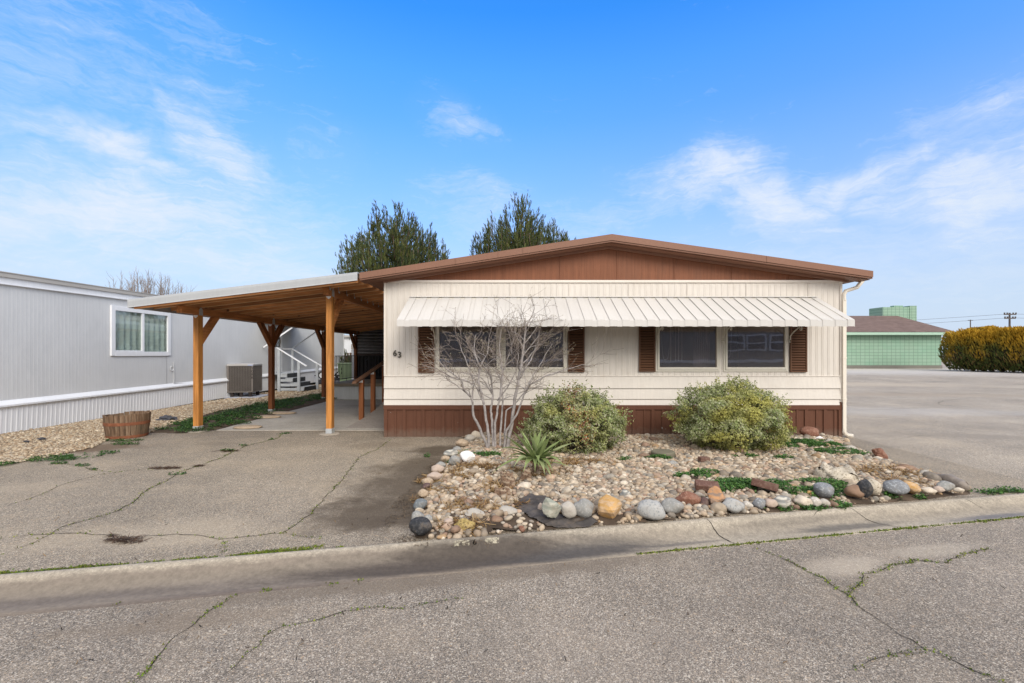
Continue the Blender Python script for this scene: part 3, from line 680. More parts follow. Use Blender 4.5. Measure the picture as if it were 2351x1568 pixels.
b.add([(-6.12,yF,croof(-6.12)+.004),(XE,yF,croof(XE)+.004),(XE,yE,croof(XE)+.004),(-6.12,yE,croof(-6.12)+.004),(-6.12,yF,croof(-6.12)+.02),(XE,yF,croof(XE)+.02),(XE,yE,croof(XE)+.02),(-6.12,yE,croof(-6.12)+.02)],[(0,1,2,3),(7,6,5,4),(0,4,5,1),(1,5,6,2),(2,6,7,3),(3,7,4,0)])
r_=b.build('roof',M_cproof,cp)
b=MB(); # front fascia (rolled metal edge) and side fascia
for a,c in ((-6.14,XE),):
    q=[(yF-.002,0.022),(yF-.022,.015),(yF-.026,-.02),(yF-.022,-.10),(yF-.026,-.116),(yF-.010,-.116),(yF-.006,-.02)]
    n=len(q); b.add([(a,y,croof(a)+z) for y,z in q]+[(c,y,croof(c)+z) for y,z in q],[tuple(range(n)),tuple(range(2*n-1,n-1,-1))]+[(i,i+n,(i+1)%n+n,(i+1)%n) for i in range(n)])
b.box(-6.145,-6.12,yF,yE,croof(-6.12)-.12,croof(-6.12)+.02)
b.build('fascia',M_cproof,r_,smooth=False)
b=MB()
for k in range(9):
    pass
# decking boards on joists, seen from below, is dark metal; joists
ys=[yF+.02+.045/2+i*.40 for i in range(25)]
for y in ys:
    b=MB(); c0=croof(-6.08)-.05; c1=croof(XE-.02)-.05
    if y==ys[0]: c0-=.02; c1-=.02
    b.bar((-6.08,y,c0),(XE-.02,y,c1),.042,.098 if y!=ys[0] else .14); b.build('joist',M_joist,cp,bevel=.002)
for xB,zB,yEnd in ((-5.60,2.132,16.6),(-3.14,2.435,16.6)):
    b=MB(); b.bar((xB,7.66,zB),(xB,yEnd,zB),.10,.118); b.build('beam',M_beam,cp,bevel=.004)
def post(x,y,ztop,br=(1,),m=M_post,col=None):
    b=MB(); b.box(x-.047,x+.047,y-.063,y+.063,.09,ztop); po=b.build('post',m,cp,bevel=.004)
    b=MB(); b.box(x-.052,x+.052,y-.068,y+.068,0,.095); b.build('post_base',M_galv,po,bevel=.002)
    b=MB(); b.extr([(x-.04,ztop-.01),(x+.04,ztop-.01),(x+.035,ztop-.035),(x,ztop-.062),(x-.035,ztop-.035)],'y',y-.068,y-.0635); b.build('bracket',M_wtag,po)
    for q in (-.022,.022): b=MB(); b.box(x+q-.005,x+q+.005,y-.071,y-.068,ztop-.035,ztop-.025); b.build('bolt',M_galv,po)
    for s_ in (-1,1):
        bb=MB(); bb.box(x+s_*.051-.003,x+s_*.051+.003,y-.05,y+.05,ztop-.01,ztop+.085); bb.extr([(y-.05,ztop+.085),(y+.05,ztop+.085),(y,ztop+.14)],'x',x+s_*.0515-.003,x+s_*.0515+.003); bb.build('post_cap',M_galv,po)
    for s_ in br:
        b=MB(); b.bar((x,y+s_*.02,1.58+(ztop-2.07)),(x,y+s_*.50,ztop+.02),.085,.12); b.build('brace',M_beam if m is M_post else m,cp,bevel=.003)
post(-5.60,8.12,2.073,(1,)); post(-5.60,10.60,2.073,(-1,1),M_post2); post(-5.60,13.55,2.073,(-1,1),M_post2); post(-5.60,16.3,2.073,(-1,),M_post2)
post(-3.14,7.86,2.376,(1,)); post(-3.14,11.9,2.376,(-1,1),M_post2); post(-3.14,15.9,2.376,(-1,),M_post2)
# hangers above the right beam
for y in ys[1:12]:
    b=MB(); b.box(-3.09,-3.085,y-.03,y+.03,2.46,2.56); b.build('joist_hanger',M_galv,cp)
# round concrete footings showing at the front posts
M_foot=concrete('footing_concrete',(.38,.33,.27),blot=.4)
for x,y in ((-5.6,8.1),(-3.14,7.84)):
    b=MB(); b.lathe([(0,.014),(.15,.014),(.165,.004),(.17,-.02)],24,(x,y,0)); b.build('footing',M_foot,cp)
# ---------------------------------------------------------------- ramp and handrail, porch, railing
b=MB(); pr=[(8.34,.016),(9.3,.05),(10.17,.125),(11.0,.26),(12.6,.5),(13.7,.5),(13.7,0),(8.34,0.0)]
b.extr(pr,'x',-3.06,-2.14); rp=tag(b.build('ramp',M_ramp),'grey concrete ramp rising beside the house to the porch','ramp')
M_rail=wood('handrail_wood',(.19,.10,.06),'y')
hr=thing('ramp_handrail','brown wooden handrail on short posts beside the ramp','handrail',(-3.12,9.4,0))
for y,zb,ztp in ((9.44,.02,.84),(10.22,.05,.975),(11.12,.15,1.14),(12.2,.3,1.33)):
    b=MB(); b.box(-3.165,-3.075,y-.045,y+.045,zb-.02,ztp); b.build('post',M_post2,hr,bevel=.004)
    b=MB(); b.box(-3.160,-3.085,y-.0475,y-.0455,ztp-.055,ztp-.004); b.build('metal_plate',M_wtag,hr)
b=MB(); b.bar((-3.12,9.0,.80),(-3.12,12.4,1.405),.095,.04); b.build('rail',M_rail,hr,bevel=.004)
M_wpan=painted('white_porch_skirt',(.66,.66,.63),.06,.35,(.33,.27,.18),.6); M_deck=wood('deck_boards',(.30,.24,.17),'x',.25)
pc=thing('porch','low porch with weathered timber deck and white panelled front under the carport','porch',(-4,13.7,0))
b=MB(); b.box(-5.46,-2.14,13.66,13.70,0.012,.43); b.box(-5.46,-5.42,13.70,15.9,0.012,.43)
x=-5.4
while x<-3.1: b.box(x,x+.012,13.652,13.66,.03,.42); x+=.26
b.build('front_panel',M_wpan,pc)
b=MB()
for i in range(16): b.box(-5.52,-2.14,13.60+i*.145,13.60+i*.145+.138,.45,.49)
b.box(-5.50,-2.14,13.615,13.655,.40,.45); b.build('deck',M_deck,pc)
M_iron=vary('black_iron',(.018,.018,.02),.2,20,.5,.5)
rl=thing('porch_railing','black wrought iron railing with scroll panels round the porch deck','railing',(-4.5,15.8,.49))
b=MB(); zr_=1.31
segs=[((-5.44,14.0),(-5.44,15.8)),((-5.44,15.8),(-2.2,15.8))]
for (a,c) in segs:
    for z_,w_ in ((zr_,.03),(.57,.022)): b=MB(); b.bar((*a,z_),(*c,z_),w_,.02); b.build('rail',M_iron,rl)
for (a,c) in segs:
    L_=math.dist(a,c); n=int(L_/.115)
    for i in range(n+1):
        b=MB(); u=i/n; b.box(a[0]+(c[0]-a[0])*u-.008,a[0]+(c[0]-a[0])*u+.008,a[1]+(c[1]-a[1])*u-.008,a[1]+(c[1]-a[1])*u+.008,.49 if i%8==0 else .57,zr_); b.build('baluster',M_iron,rl)
for cx,cy,ax in ((-5.44,14.5,'y'),(-5.05,15.8,'x'),(-3.9,15.8,'x')):
    b=MB()
    for kk in range(3):
        pts=[]
        for i in range(17):
            t_=i/16*2*PI; u=.035*math.sin(t_)*(1 if kk%2 else -1); v_=.09*math.sin(t_/2)*0+.10*(i/16-.5)*2
            pts.append((cx+(u if ax=='x' else 0),cy+(u if ax=='y' else 0),.72+.22*kk+v_))
        b.tube(pts,.008,5)
    b.build('scroll',M_iron,rl)
# ---------------------------------------------------------------- shed wall behind the porch
M_shed=painted('grey_corrugated_metal',(.23,.215,.21),.10,.5,(.10,.08,.07),.6); M_shedd=vary('shed_dark_board',(.020,.016,.015),.3,4,.8); M_shedf=vary('shed_frame_wood',(.045,.022,.014),.3,4,.8)
sh=thing('storage_shed','dark storage shed with grey corrugated metal upper panels behind the porch','shed',(-4,17.2,0))
b=MB(); zb=1.36; zt_=2.6
for (x0,x1) in ((-5.85,-4.62),(-4.55,-2.2)):
    z=zb
    while z<zt_:
        b.add([(x0,17.15,z),(x1,17.15,z),(x1,17.10,z+.05),(x0,17.10,z+.05),(x1,17.15,z+.10),(x0,17.15,z+.10)],[(0,1,2,3),(3,2,4,5)]); z+=.12; 
b.build('metal_panel',M_shed,sh,fix=False)
b=MB(); b.box(-5.9,-2.2,17.2,17.25,0,2.6); b.box(-5.9,-5.86,17.2,19.5,0,2.6); b.box(-2.24,-2.2,17.2,19.5,0,2.6); b.box(-5.9,-2.2,19.46,19.5,0,2.6)
x=-5.8
while x<-2.3: b.box(x,x+.03,17.17,17.2,.0,1.34); x+=.15
b.build('wall',M_shedd,sh); b=MB(); b.box(-4.62,-4.55,17.08,17.18,0,2.6); b.box(-5.93,-5.85,17.08,17.18,0,2.6); b.box(-5.93,-2.2,17.08,17.17,1.31,1.36); b.build('frame',M_shedf,sh)
b=MB(); b.box(-6.0,-2.2,17.0,19.6,2.6,2.64); b.build('roof',M_shed,sh)
# ---------------------------------------------------------------- neighbouring grey home on the left
t=NT('clear_window_glass'); gl=t.node('ShaderNodeBsdfGlossy'); gl.inputs['Roughness'].default_value=.03; tr=t.node('ShaderNodeBsdfTransparent'); t.set(tr.inputs['Color'],(.9,.93,.92,1))
mx=t.node('ShaderNodeMixShader'); mx.inputs[0].default_value=.16; t.t.links.new(tr.outputs[0],mx.inputs[1]); t.t.links.new(gl.outputs[0],mx.inputs[2]); t.t.links.new(mx.outputs[0],t.out.inputs[0]); M_glass2=t.m
XN=-8.72; tilt=lambda y:.0115*(y-7.75)
M_ngrey=painted('grey_metal_siding',(.63,.635,.635),.035,.18,(.30,.33,.36),.6); M_nwhite=painted('white_metal_trim',(.78,.79,.81),.03,.15,(.5,.48,.45),.4)
nh=thing('neighbour_home','long pale grey metal sided mobile home with white skirting on the left','mobile home',(XN,14,0))
def ribsY(b,y0,y1,z0,z1,x,per,dep,lean=0):
    pts=[];y=y0
    while y<y1:
        for u,d in ((0,0),(.55,0),(.65,1),(.88,1),(.98,0)):
            if y+u*per<=y1: pts.append((y+u*per,d))
        y+=per
    n=len(pts); b.add([(x+d*dep,yy,z0+tilt(yy)) for yy,d in pts]+[(x+d*dep,yy+lean,z1+tilt(yy)) for yy,d in pts],[(i,i+1,n+i+1,n+i) for i in range(n-1)])
yn0,yn1=3.5,23.6; wy0,wy1=9.98,11.50; wz0,wz1=1.395,2.30
b=MB(); ribsY(b,yn0,wy0,.52,2.565,XN,.072,.0007); ribsY(b,wy0,wy1,.52,wz0,XN,.072,.0007); ribsY(b,wy0,wy1,wz1,2.565,XN,.072,.0007); ribsY(b,wy1,yn1,.52,2.565,XN,.072,.0007)
b.box(XN-4,XN-.02,yn1-.05,yn1,0,2.7); b.box(XN-4,XN-3.9,yn0,yn1,0,2.7); b.box(XN-4,XN-.02,yn0,yn0+.05,0,2.6)
b.box(XN-.03,XN+.015,yn1-.03,yn1+.02,.5,2.8)
b.build('wall',M_ngrey,nh,fix=False)
b=MB(); ribsY(b,yn0,yn1,-.02,.49,XN+.03,.085,.0038,.02); b.build('skirting',M_nwhite,nh,fix=False)
b=MB(); b.add([(XN+.0,yn0,.575+tilt(yn0)),(XN+.075,yn0,.50+tilt(yn0)),(XN+.075,yn0,.47+tilt(yn0)),(XN,yn0,.47+tilt(yn0)),(XN+.0,yn1,.575+tilt(yn1)),(XN+.075,yn1,.50+tilt(yn1)),(XN+.075,yn1,.47+tilt(yn1)),(XN,yn1,.47+tilt(yn1))],[(0,1,5,4),(1,2,6,5),(2,3,7,6)]); b.build('skirt_cap',M_nwhite,nh)
b=MB()
def nband(x0,x1,z0,z1):
    b.add([(x,y,z+tilt(y)) for y in (yn0-.1,yn1+.1) for z in (z0,z1) for x in (x0,x1)],[(0,1,3,2),(4,6,7,5),(0,4,5,1),(2,3,7,6),(0,2,6,4),(1,5,7,3)])
nband(XN-.02,XN+.03,2.56,2.69); nband(XN-.02,XN+.045,2.565,2.58); o_=b.build('fascia',M_nwhite,nh)
b=MB(); nband(XN-4.1,XN+.06,2.69,2.77); nband(XN-4.1,XN+.07,2.765,2.78); b.build('roof',M_roof,nh)
# its window
wn_=MB(); fo=.10
for (a,c,e,f_) in ((wy0-fo,wy0,wz0-fo,wz1+fo),(wy1,wy1+fo,wz0-fo,wz1+fo)): wn_.box(XN-.01,XN+.03,a,c,e+tilt(11),f_+tilt(11))
wn_.box(XN-.01,XN+.03,wy0,wy1,wz0-fo+.03,wz0+.03); wn_.box(XN-.01,XN+.03,wy0,wy1,wz1+.03,wz1+fo+.03); ym=(wy0+wy1)/2+.0
wn_.box(XN-.012,XN+.022,ym-.035,ym+.035,wz0+.03,wz1+.03); wn_.box(XN-.01,XN+.024,wy0,ym-.035,wz0+.03,wz0+.06)
wo=wn_.build('window',M_nwhite,nh,bevel=.004)
b=MB(); b.box(XN-.006,XN+.002,wy0,ym-.035,wz0+.06,wz1+.03); b.box(XN-.006,XN+.002,ym+.035,wy1,wz0+.03,wz1+.03); b.build('pane',M_glass2,wo)
M_curt=vary('green_curtain',(.62,.68,.64),.15,3,.9); b=MB(); pts=[(wy0-.1+i*.03,.025*math.sin(i*1.1)) for i in range(60)]
n=len(pts); b.add([(XN-.06+d,y,wz0) for y,d in pts]+[(XN-.06+d,y,wz1+.1) for y,d in pts],[(i,i+1,n+i+1,n+i) for i in range(n-1)]); b.build('curtain',M_curt,wo,smooth=True,fix=False)
b=MB(); b.box(XN-.5,XN-.45,wy0-.3,wy1+.3,.8,2.6); b.build('interior_wall',M_dark,nh)
# cable loop on the wall
b=MB(); c_=P(388,853,0.0001); yc=11.65; pts=[(XN+.02,yc+.06*math.cos(R(a)),1.0+.06*math.sin(R(a))) for a in range(0,390,30)]
pts+= [(XN+.02,yc+.07,.8),(XN+.02,yc+.06,.62),(XN+.02,yc+.5,.60)]; b.tube(pts,.007,5); b.tube([(XN+.02,yc+.06,1.0),(XN+.02,yc+.05,1.16)],.006,5); b.build('cable',M_ngrey,nh)
# door
M_door=vary('white_door',(.78,.78,.78),.04,3,.5); b=MB(); b.box(XN,XN+.045,16.35,17.2,.68,2.55); d_=b.build('door',M_door,nh,bevel=.004); b=MB(); b.box(XN+.0455,XN+.05,16.48,17.07,1.62,2.4); b.build('pane',M_glass,d_)
b=MB(); b.tube([(XN+.045,17.1,1.55),(XN+.09,17.1,1.55),(XN+.09,17.0,1.55)],.014,6); b.build('handle',M_galv,d_)
# door canopy with two struts
b=MB(); b.add([(XN+.02,15.7,2.62),(XN+1.35,15.7,2.35),(XN+1.35,18.2,2.35),(XN+.02,18.2,2.62),(XN+.02,15.7,2.65),(XN+1.35,15.7,2.38),(XN+1.35,18.2,2.38),(XN+.02,18.2,2.65)],[(0,1,2,3),(7,6,5,4),(0,4,5,1),(1,5,6,2),(2,6,7,3),(3,7,4,0)]); cn=b.build('door_canopy',M_nwhite,nh)
for y in (15.9,18.0): b=MB(); b.bar((XN+.04,y,1.60),(XN+1.2,y,2.40),.03,.05); b.build('strut',M_nwhite,cn)
# ---------------------------------------------------------------- steps up to its door
M_step=vary('grey_painted_steps',(.40,.42,.44),.1,5,.6); M_tread=vary('dark_riser_mat',(.045,.047,.05),.3,30,.9)
stp=thing('door_steps','grey wooden steps with dark risers and handrails up to the neighbouring home','steps',(-7.9,16.75,0))
xs_=[-7.43,-7.65,-7.84,-8.05]; zs_=[.19,.345,.51,.67]; ya,yc=16.3,17.25
for i in range(4):
    b=MB(); b.box(-8.68 if i==3 else xs_[i]-.28,xs_[i],ya,yc,zs_[i]-.035,zs_[i]); b.box(-8.4,xs_[i]-.02,ya+.0,ya+.03,zs_[i]-.135,zs_[i]-.04); b.build('step',M_step,stp,bevel=.003)
    b=MB(); b.box(xs_[i]-.0,xs_[i]+.008,ya+.005,yc,(zs_[i-1] if i else 0)+.01,zs_[i]-.0); b.build('riser',M_tread,stp)
for x,y,h0,h1 in ((-8.33,16.27,0,1.55),(-7.62,16.27,0,1.10),(-8.33,17.28,0,1.55),(-7.40,17.28,0,1.05)):
    b=MB(); b.box(x-.045,x+.045,y-.03,y+.03,h0,h1); b.build('post',M_step,stp,bevel=.004)
b=MB(); b.bar((-8.40,16.27,1.60),(-7.33,16.27,.93),.09,.035); b.build('handrail',M_nwhite,stp,bevel=.003)
b=MB(); b.bar((-8.33,17.28,1.56),(-7.20,17.28,.90),.09,.035); b.bar((-8.70,17.28,1.56),(-8.33,17.28,1.56),.09,.035); b.build('handrail',M_nwhite,stp,bevel=.003)
# ---------------------------------------------------------------- outdoor condenser
M_ac=vary('taupe_metal',(.16,.14,.125),.08,4,.5,.4); M_aclid=vary('grey_lid',(.38,.365,.35),.05,4,.5,.4); M_acd=vary('coil_dark',(.035,.026,.024),.3,40,.8); M_pad=vary('blue_grey_pad',(.36,.37,.42),.08,4,.8)
ac=thing('air_conditioner','taupe louvred air conditioner condenser on a pale pad beside the grey home','air conditioner',(-7.97,14.0,0),R(9))
# local: near right corner at origin, body extends to -x and +y
b=MB(); s_=.73; M0=Matrix.Rotation(R(9),4,'Z')
def L(o): o.matrix_parent_inverse=Matrix(); return o
b.box(-s_+.02,-.02,.02,s_-.02,.22,1.0); L(b.build('coil',M_acd,ac)); b=MB()
z=.24
while z<1.0: b.box(-s_+.004,-.004,0,.006,z,z+.010); b.box(-.006,0,.004,s_-.004,z,z+.010); z+=.026
for k in range(1,16): b.box(-s_+k*s_/16-.003,-s_+k*s_/16+.003,.0-.003,.004,.22,1.0); b.box(-.004,.003,k*s_/16-.003,k*s_/16+.003,.22,1.0)
L(b.build('louvre_grille',M_ac,ac)); b=MB()
for (x,y) in ((-.035,-.006),(-s_,-.006),(-.035,s_-.035),(-s_,s_-.035)): b.box(x-.006,x+.041,y,y+.041,.2,1.01)
b.box(-s_,0,.0,s_,.19,.225); L(b.build('frame',M_ac,ac,bevel=.004)); b=MB(); b.box(-s_-.012,.012,-.012,s_+.012,1.0,1.06); b.lathe([(.0,1.075),(.27,1.075),(.30,1.06)],24,(-s_/2,s_/2,0)); L(b.build('lid',M_aclid,ac,bevel=.012)); b=MB()
for (x,y) in ((-.1,.08),(-.62,.08),(-.1,.64),(-.62,.64),(-.36,.08)): b=MB(); b.lathe([(.055,.05),(.05,.12),(.055,.19)],12,(x,y,0)); L(b.build('foot',M_acd,ac))
b=MB(); b.box(-.95,.22,-.12,.92,0,.055); L(b.build('pad',M_pad,ac,bevel=.01))
b=MB(); b.box(-.14,.0,-.016,-.0125,1.012,1.045); L(b.build('badge',vary('badge',(.35,.4,.55),.2,40,.4),ac))
lt=text('lettering','YORK',(0,0,0),.085,M_acd,None,.002); lt.parent=ac
# stack letters down the corner post
bpy.data.objects.remove(lt)
for k,ch in enumerate('YORK'):
    q=text('lettering',ch,(-.012,-.010,.90-.095*k),.095,M_acd,None,.002,off=.001); q.parent=ac
# ---------------------------------------------------------------- upturned cart with black wheels
M_tyre=vary('black_rubber',(.02,.02,.021),.3,30,.8); M_tarp=vary('dark_plastic',(.06,.06,.07),.4,9,.6,bump=1,bscale=12)
ct=thing('utility_cart','upturned black cart with wheels in the air near the grey steps','cart',(-8.2,20.0,0))
def wheel(x,y,z,r):
    b=MB(); pr=[(r*.70,-.04),(r*.85,-.055),(r*.97,-.045),(r,0),(r*.97,.045),(r*.85,.055),(r*.70,.04),(r*.70,-.04)]
    b.lathe(pr,24); b.v=[(x+v[0]*1.0,y+v[2],z+v[1]) for v in b.v]; o=b.build('wheel',M_tyre,ct,smooth=True)
    b=MB(); b.lathe([(0,-.03),(r*.2,-.035),(r*.25,-.02),(r*.68,-.02),(r*.7,-.03),(r*.7,.03),(0,.03)],20); b.v=[(x+v[0],y+v[2],z+v[1]) for v in b.v]; b.build('hub',M_nwhite,o,smooth=False)
wheel(-8.30,19.9,.44,.17); wheel(-7.62,20.1,.44,.17)
b=MB(); b.tube([(-8.65,19.95,.42),(-8.3,19.95,.44),(-7.62,20,.43),(-7.2,20,.40)],.025,6); b.tube([(-8.3,19.98,.44),(-8.15,20.1,.2)],.02,6); b.tube([(-7.62,20,.44),(-7.8,20.1,.2)],.02,6); b.build('axle',M_iron,ct)
V_,F_=ico(3); b=MB(); b.add([(-8.0+v[0]*.62*(1+.15*mnoise.noise(Vector(v)*2)),20.15+v[1]*.4,.10+v[2]*.24*(1+.3*mnoise.noise(Vector(v)*3+Vector((4,0,0))))) for v in V_],[tuple(f) for f in F_]); b.build('tray',M_tarp,ct,smooth=True)
# ---------------------------------------------------------------- half barrel planter
tb=NT('barrel_staves'); ns_=tb.noise(3,8,tb.mapping(tb.pos(),scale=(8,8,.9)),rough=.65)
col=tb.ramp(ns_,[(.25,(.055,.035,.024)),(.5,(.17,.105,.065)),(.75,(.30,.215,.145))])
col=tb.mix(tb.math('MULTIPLY',tb.ramp(tb.noise(4,6),[(.5,0),(.7,1)]),.6),col,(.10,.10,.065)); M_stave=tb.fin(col,.85,.2,tb.bump(ns_,.006,.8))
M_rust=vary('rusty_hoop',(.22,.085,.045),.3,14,.8,.2,.8,70)
bx,by=P(292.5,0,7.58).x,7.58
bp=thing('barrel_planter','weathered wooden half barrel planter with rusty hoops on the gravel edge','planter',(bx,by,0))
b=MB(); nst=26
for k in range(nst):
    a0=2*PI*k/nst+.012; a1=2*PI*(k+1)/nst-.012; vs=[]
    hz_=.385+random.uniform(-.012,.010)+.012*math.cos(a0)
    ring=[(0,.268),(.10,.284),(.2,.297),(.3,.306),(hz_,.311)]
    for z,r in ring:
        for a in(a0,a1):
            for rr in (r,r-.024): vs.append((bx+rr*math.cos(a),by+rr*math.sin(a),z))
    n=len(ring);fs=[]
    for i in range(n-1):
        q=i*4; fs+=[(q,q+2,q+6,q+4),(q+1,q+5,q+7,q+3),(q,q+4,q+5,q+1),(q+2,q+3,q+7,q+6)]
    q=(n-1)*4; fs.append((q,q+2,q+3,q+1)); b.add(vs,fs)
b.build('stave',M_stave,bp)
for z0,z1,r0,r1 in ((.215,.265,.302,.308),(.008,.05,.273,.281)):
    b=MB(); b.lathe([(r0,z0),(r1,z1),(r1-.006,z1),(r0-.006,z0),(r0,z0)],40,(bx,by,0)); b.build('hoop',M_rust,bp,smooth=False)
b=MB(); b.lathe([(0,.30),(.16,.31),(.282,.29)],24,(bx,by,0)); b.build('soil',M_soil,bp)
# ---------------------------------------------------------------- beds
bedP=[G(*p) for p in [(1072,1006),(1010,1070),(985,1110),(965,1150),(940,1212),(952,1241),(1100,1237),(1300,1214),(1500,1199),(1700,1184),(1900,1167),(2050,1153),(2222,1134),(2232,1120),(2150,1093),(2040,1058),(1960,1030)]]
bed=[(p.x,p.y) for p in bedP]+[(5.32,7.2),(5.3,7.56),(-.9,7.56)]
def bedh(x,y,d):
    d=np.maximum(d,0); s=np.clip(d/.45,0,1); return .002+.068*s*(2-s)
def soil(name,poly,step,hf,m,label=None,kind='structure',noise_=.012,edge=.05):
    xs_=[p[0] for p in poly]; ys_=[p[1] for p in poly]
    gx=np.arange(min(xs_)-.15,max(xs_)+.15,step); gy=np.arange(min(ys_)-.15,max(ys_)+.15,step); XX,YY=np.meshgrid(gx,gy)
    D_=sdist(XX,YY,poly); nz=vnoise(XX,YY,2.2)*.06+vnoise(XX,YY,7)*.03
    De=D_+nz*edge/.05
    Z_=np.where(De>0,hf(XX,YY,De),De*.25)+vnoise(XX,YY,5,3)*noise_*np.clip(De/.1,0,1)
    front=YY<yb(0)+.2001*XX+.02
    ok=(D_>-.1)&~front
    idx=-np.ones(XX.shape,int); idx[ok]=np.arange(ok.sum()); V=np.stack([XX[ok],YY[ok],Z_[ok]],1)
    a=idx[:-1,:-1];b_=idx[:-1,1:];c=idx[1:,1:];d=idx[1:,:-1]; q=(a>=0)&(b_>=0)&(c>=0)&(d>=0)
    Fq=np.stack([a[q],b_[q],c[q],d[q]],1); me=bpy.data.meshes.new(name); me.from_pydata(V.tolist(),[],Fq.tolist())
    return tag(link(name,me,m,smooth=True),kind=kind)
soil('garden_bed_soil',bed,.05,bedh,M_soil)
M_peb=attrmat('pebble_stone',.75,.3,.22,22,.5,90)
V2,F2=ico(2); V1,F1=ico(1)
PAL=np.array([(.52,.44,.35),(.60,.53,.44),(.42,.34,.26),(.48,.38,.29),(.34,.29,.24),(.38,.365,.34),(.55,.40,.31),(.26,.235,.215),(.68,.63,.56),(.45,.31,.18),(.36,.24,.18),(.60,.48,.34)])
PW=np.array([16,14,11,11,8,8,6,6,8,3,4,5],float);PW/=PW.sum()
def pebbles(name,poly,cell,size,hf,flat,pal=PAL,pw=PW,V=V2,Fc=F2,big=0,maxy=1e9,keep=None,zoff=0,bright=1,dmin=.02):
    xs_=[p[0] for p in poly]; ys_=[p[1] for p in poly]
    gx=np.arange(min(xs_),max(xs_),cell); gy=np.arange(min(ys_),min(max(ys_),maxy),cell*.9); XX,YY=np.meshgrid(gx,gy); XX[::2]+=cell/2
    XX=XX+rng.uniform(-.35,.35,XX.shape)*cell; YY=YY+rng.uniform(-.35,.35,YY.shape)*cell; XX=XX.ravel();YY=YY.ravel()
    D_=sdist(XX,YY,poly); ok=D_>dmin
    if keep is not None: ok&=keep(XX,YY)
    x,y,d=XX[ok],YY[ok],D_[ok]; N=len(x)
    s=size*np.exp(rng.normal(0,.24,N)); 
    if big: s*=np.where(rng.random(N)<big,rng.uniform(1.3,1.9,N),1)
    c=pal[rng.choice(len(pal),N,p=pw)]*rng.uniform(.78,1.15,(N,1))*bright; c=(c*.82+c.mean(1,keepdims=True)*.18)*np.array([.94,.86,.75]); C=np.concatenate([c,np.ones((N,1))],1)
    ax=rng.uniform(.75,1.25,(N,3))*np.array([1.1,.9,flat])
    zd=np.stack([rng.normal(0,.28,N),rng.normal(0,.28,N),np.ones(N)],1); M=rotmats(N,zd)*(ax*s[:,None]/2)[:,None,:]
    z=hf(x,y,d)+rng.uniform(-.1,.55,N)*s*flat*.5+zoff
    T=np.stack([x,y,z],1)
    Vv=V*(1+.09*np.sin(V[:,[1]]*3.1+1)+.07*np.cos(V[:,[0]]*2.7))
    return inst(name,Vv,Fc,M,T,C,M_peb,smooth=True)
# gravel yard beside the grey home
gr=[(-8.66,3.3),(-7.0,3.3),(-6.75,5.0),(-6.28,5.75),(-6.15,6.6),(-6.55,7.3),(-6.35,8.0),(-6.6,8.5),(-7.1,11),(-6.75,13.6),(-6.5,16),(-6.3,21),(-6.2,24),(-8.66,24)]
M_gsoil=vary('gravel_soil',(.22,.165,.11),.4,6,.95,.1,1,30)
soil('gravel_yard',gr,.12,lambda x,y,d:.004+.012*np.clip(d/.2,0,1),M_gsoil,noise_=.006)
GP=np.array([(.52,.42,.30),(.62,.54,.42),(.40,.30,.20),(.48,.36,.24),(.70,.63,.52),(.32,.25,.18),(.56,.50,.42)]); GW=np.array([20,18,14,16,10,10,12.]);GW/=GW.sum()
hfg=lambda x,y,d:.012+0*x
tag(pebbles('gravel',gr,.033,.036,hfg,.55,GP,GW,V1,F1,maxy=12.5,dmin=-.06,keep=lambda x,y:(rng.random(x.shape)<.93)&(sdist(x,y,gr)>-.05-.08*rng.random(x.shape))),kind='stuff')
tag(pebbles('gravel_far',gr,.065,.068,hfg,.5,GP,GW,V1,F1,maxy=23.5,keep=lambda x,y:(y>12.4),zoff=0),kind='stuff')
# verge with ground cover between gravel and slab
vg=[(-6.35,7.95),(-5.75,7.9),(-5.32,8.25),(-5.28,10),(-5.3,13.6),(-5.55,14.5),(-5.6,17),(-6.5,17),(-6.75,13.6),(-7.0,11),(-6.7,9)]
soil('verge_soil',vg,.08,lambda x,y,d:.006+.03*np.clip(d/.15,0,1),M_soil)
# ---------------------------------------------------------------- leaves / ground cover
def weeds(name,patches,n,size,pal,hgt=.05,hz_=.03,lean=.6,kind='stuff',z0=None,m=None,bz=0,shape='leaf'):
    pts=[];
    tot=sum(p[2]*p[3] for p in patches)
    for (x,y,rx,ry,*r) in patches:
        k=int(n*rx*ry/tot)
        for _ in range(k):
            a=random.uniform(0,2*PI); q=math.sqrt(random.random())*(1+.35*mnoise.noise(Vector((x+math.cos(a)*2,y+math.sin(a)*2,1))))
            px_,py_=x+rx*q*math.cos(a),y+ry*q*math.sin(a)
            if mnoise.noise(Vector((px_*5,py_*5,7)))<-.12: continue
            pts.append((px_,py_,hz_+random.random()**1.4*hgt*(1-.6*q)))
    T=np.array(pts);N=len(T)
    if bz: T[:,2]+=bedh(T[:,0],T[:,1],sdist(T[:,0],T[:,1],bed))-.07
    if shape=='leaf': TV=np.array([(0,0,0),(.34,.4,.06),(0,1,0),(-.34,.4,.06)]);TF=np.array([[0,1,2,3]])
    else: TV=np.array([(-.05,0,0),(.05,0,0),(.02,1,0),(-.02,1,0)]);TF=np.array([[0,1,2,3]])
    zd=np.stack([rng.normal(0,lean,N),rng.normal(0,lean,N),np.ones(N)],1)
    M=rotmats(N,zd)*(size*rng.uniform(.6,1.35,N))[:,None,None]
    pal=np.array(pal); c=pal[rng.integers(0,len(pal),N)]*rng.uniform(.65,1.25,(N,1)); C=np.concatenate([c,np.ones((N,1))],1)
    return tag(inst(name,TV,TF,M,T,C,m or M_leaf),kind=kind)
GRN=[(.045,.11,.022),(.07,.15,.03),(.03,.075,.02),(.10,.19,.045),(.055,.12,.04)]
pv=[]
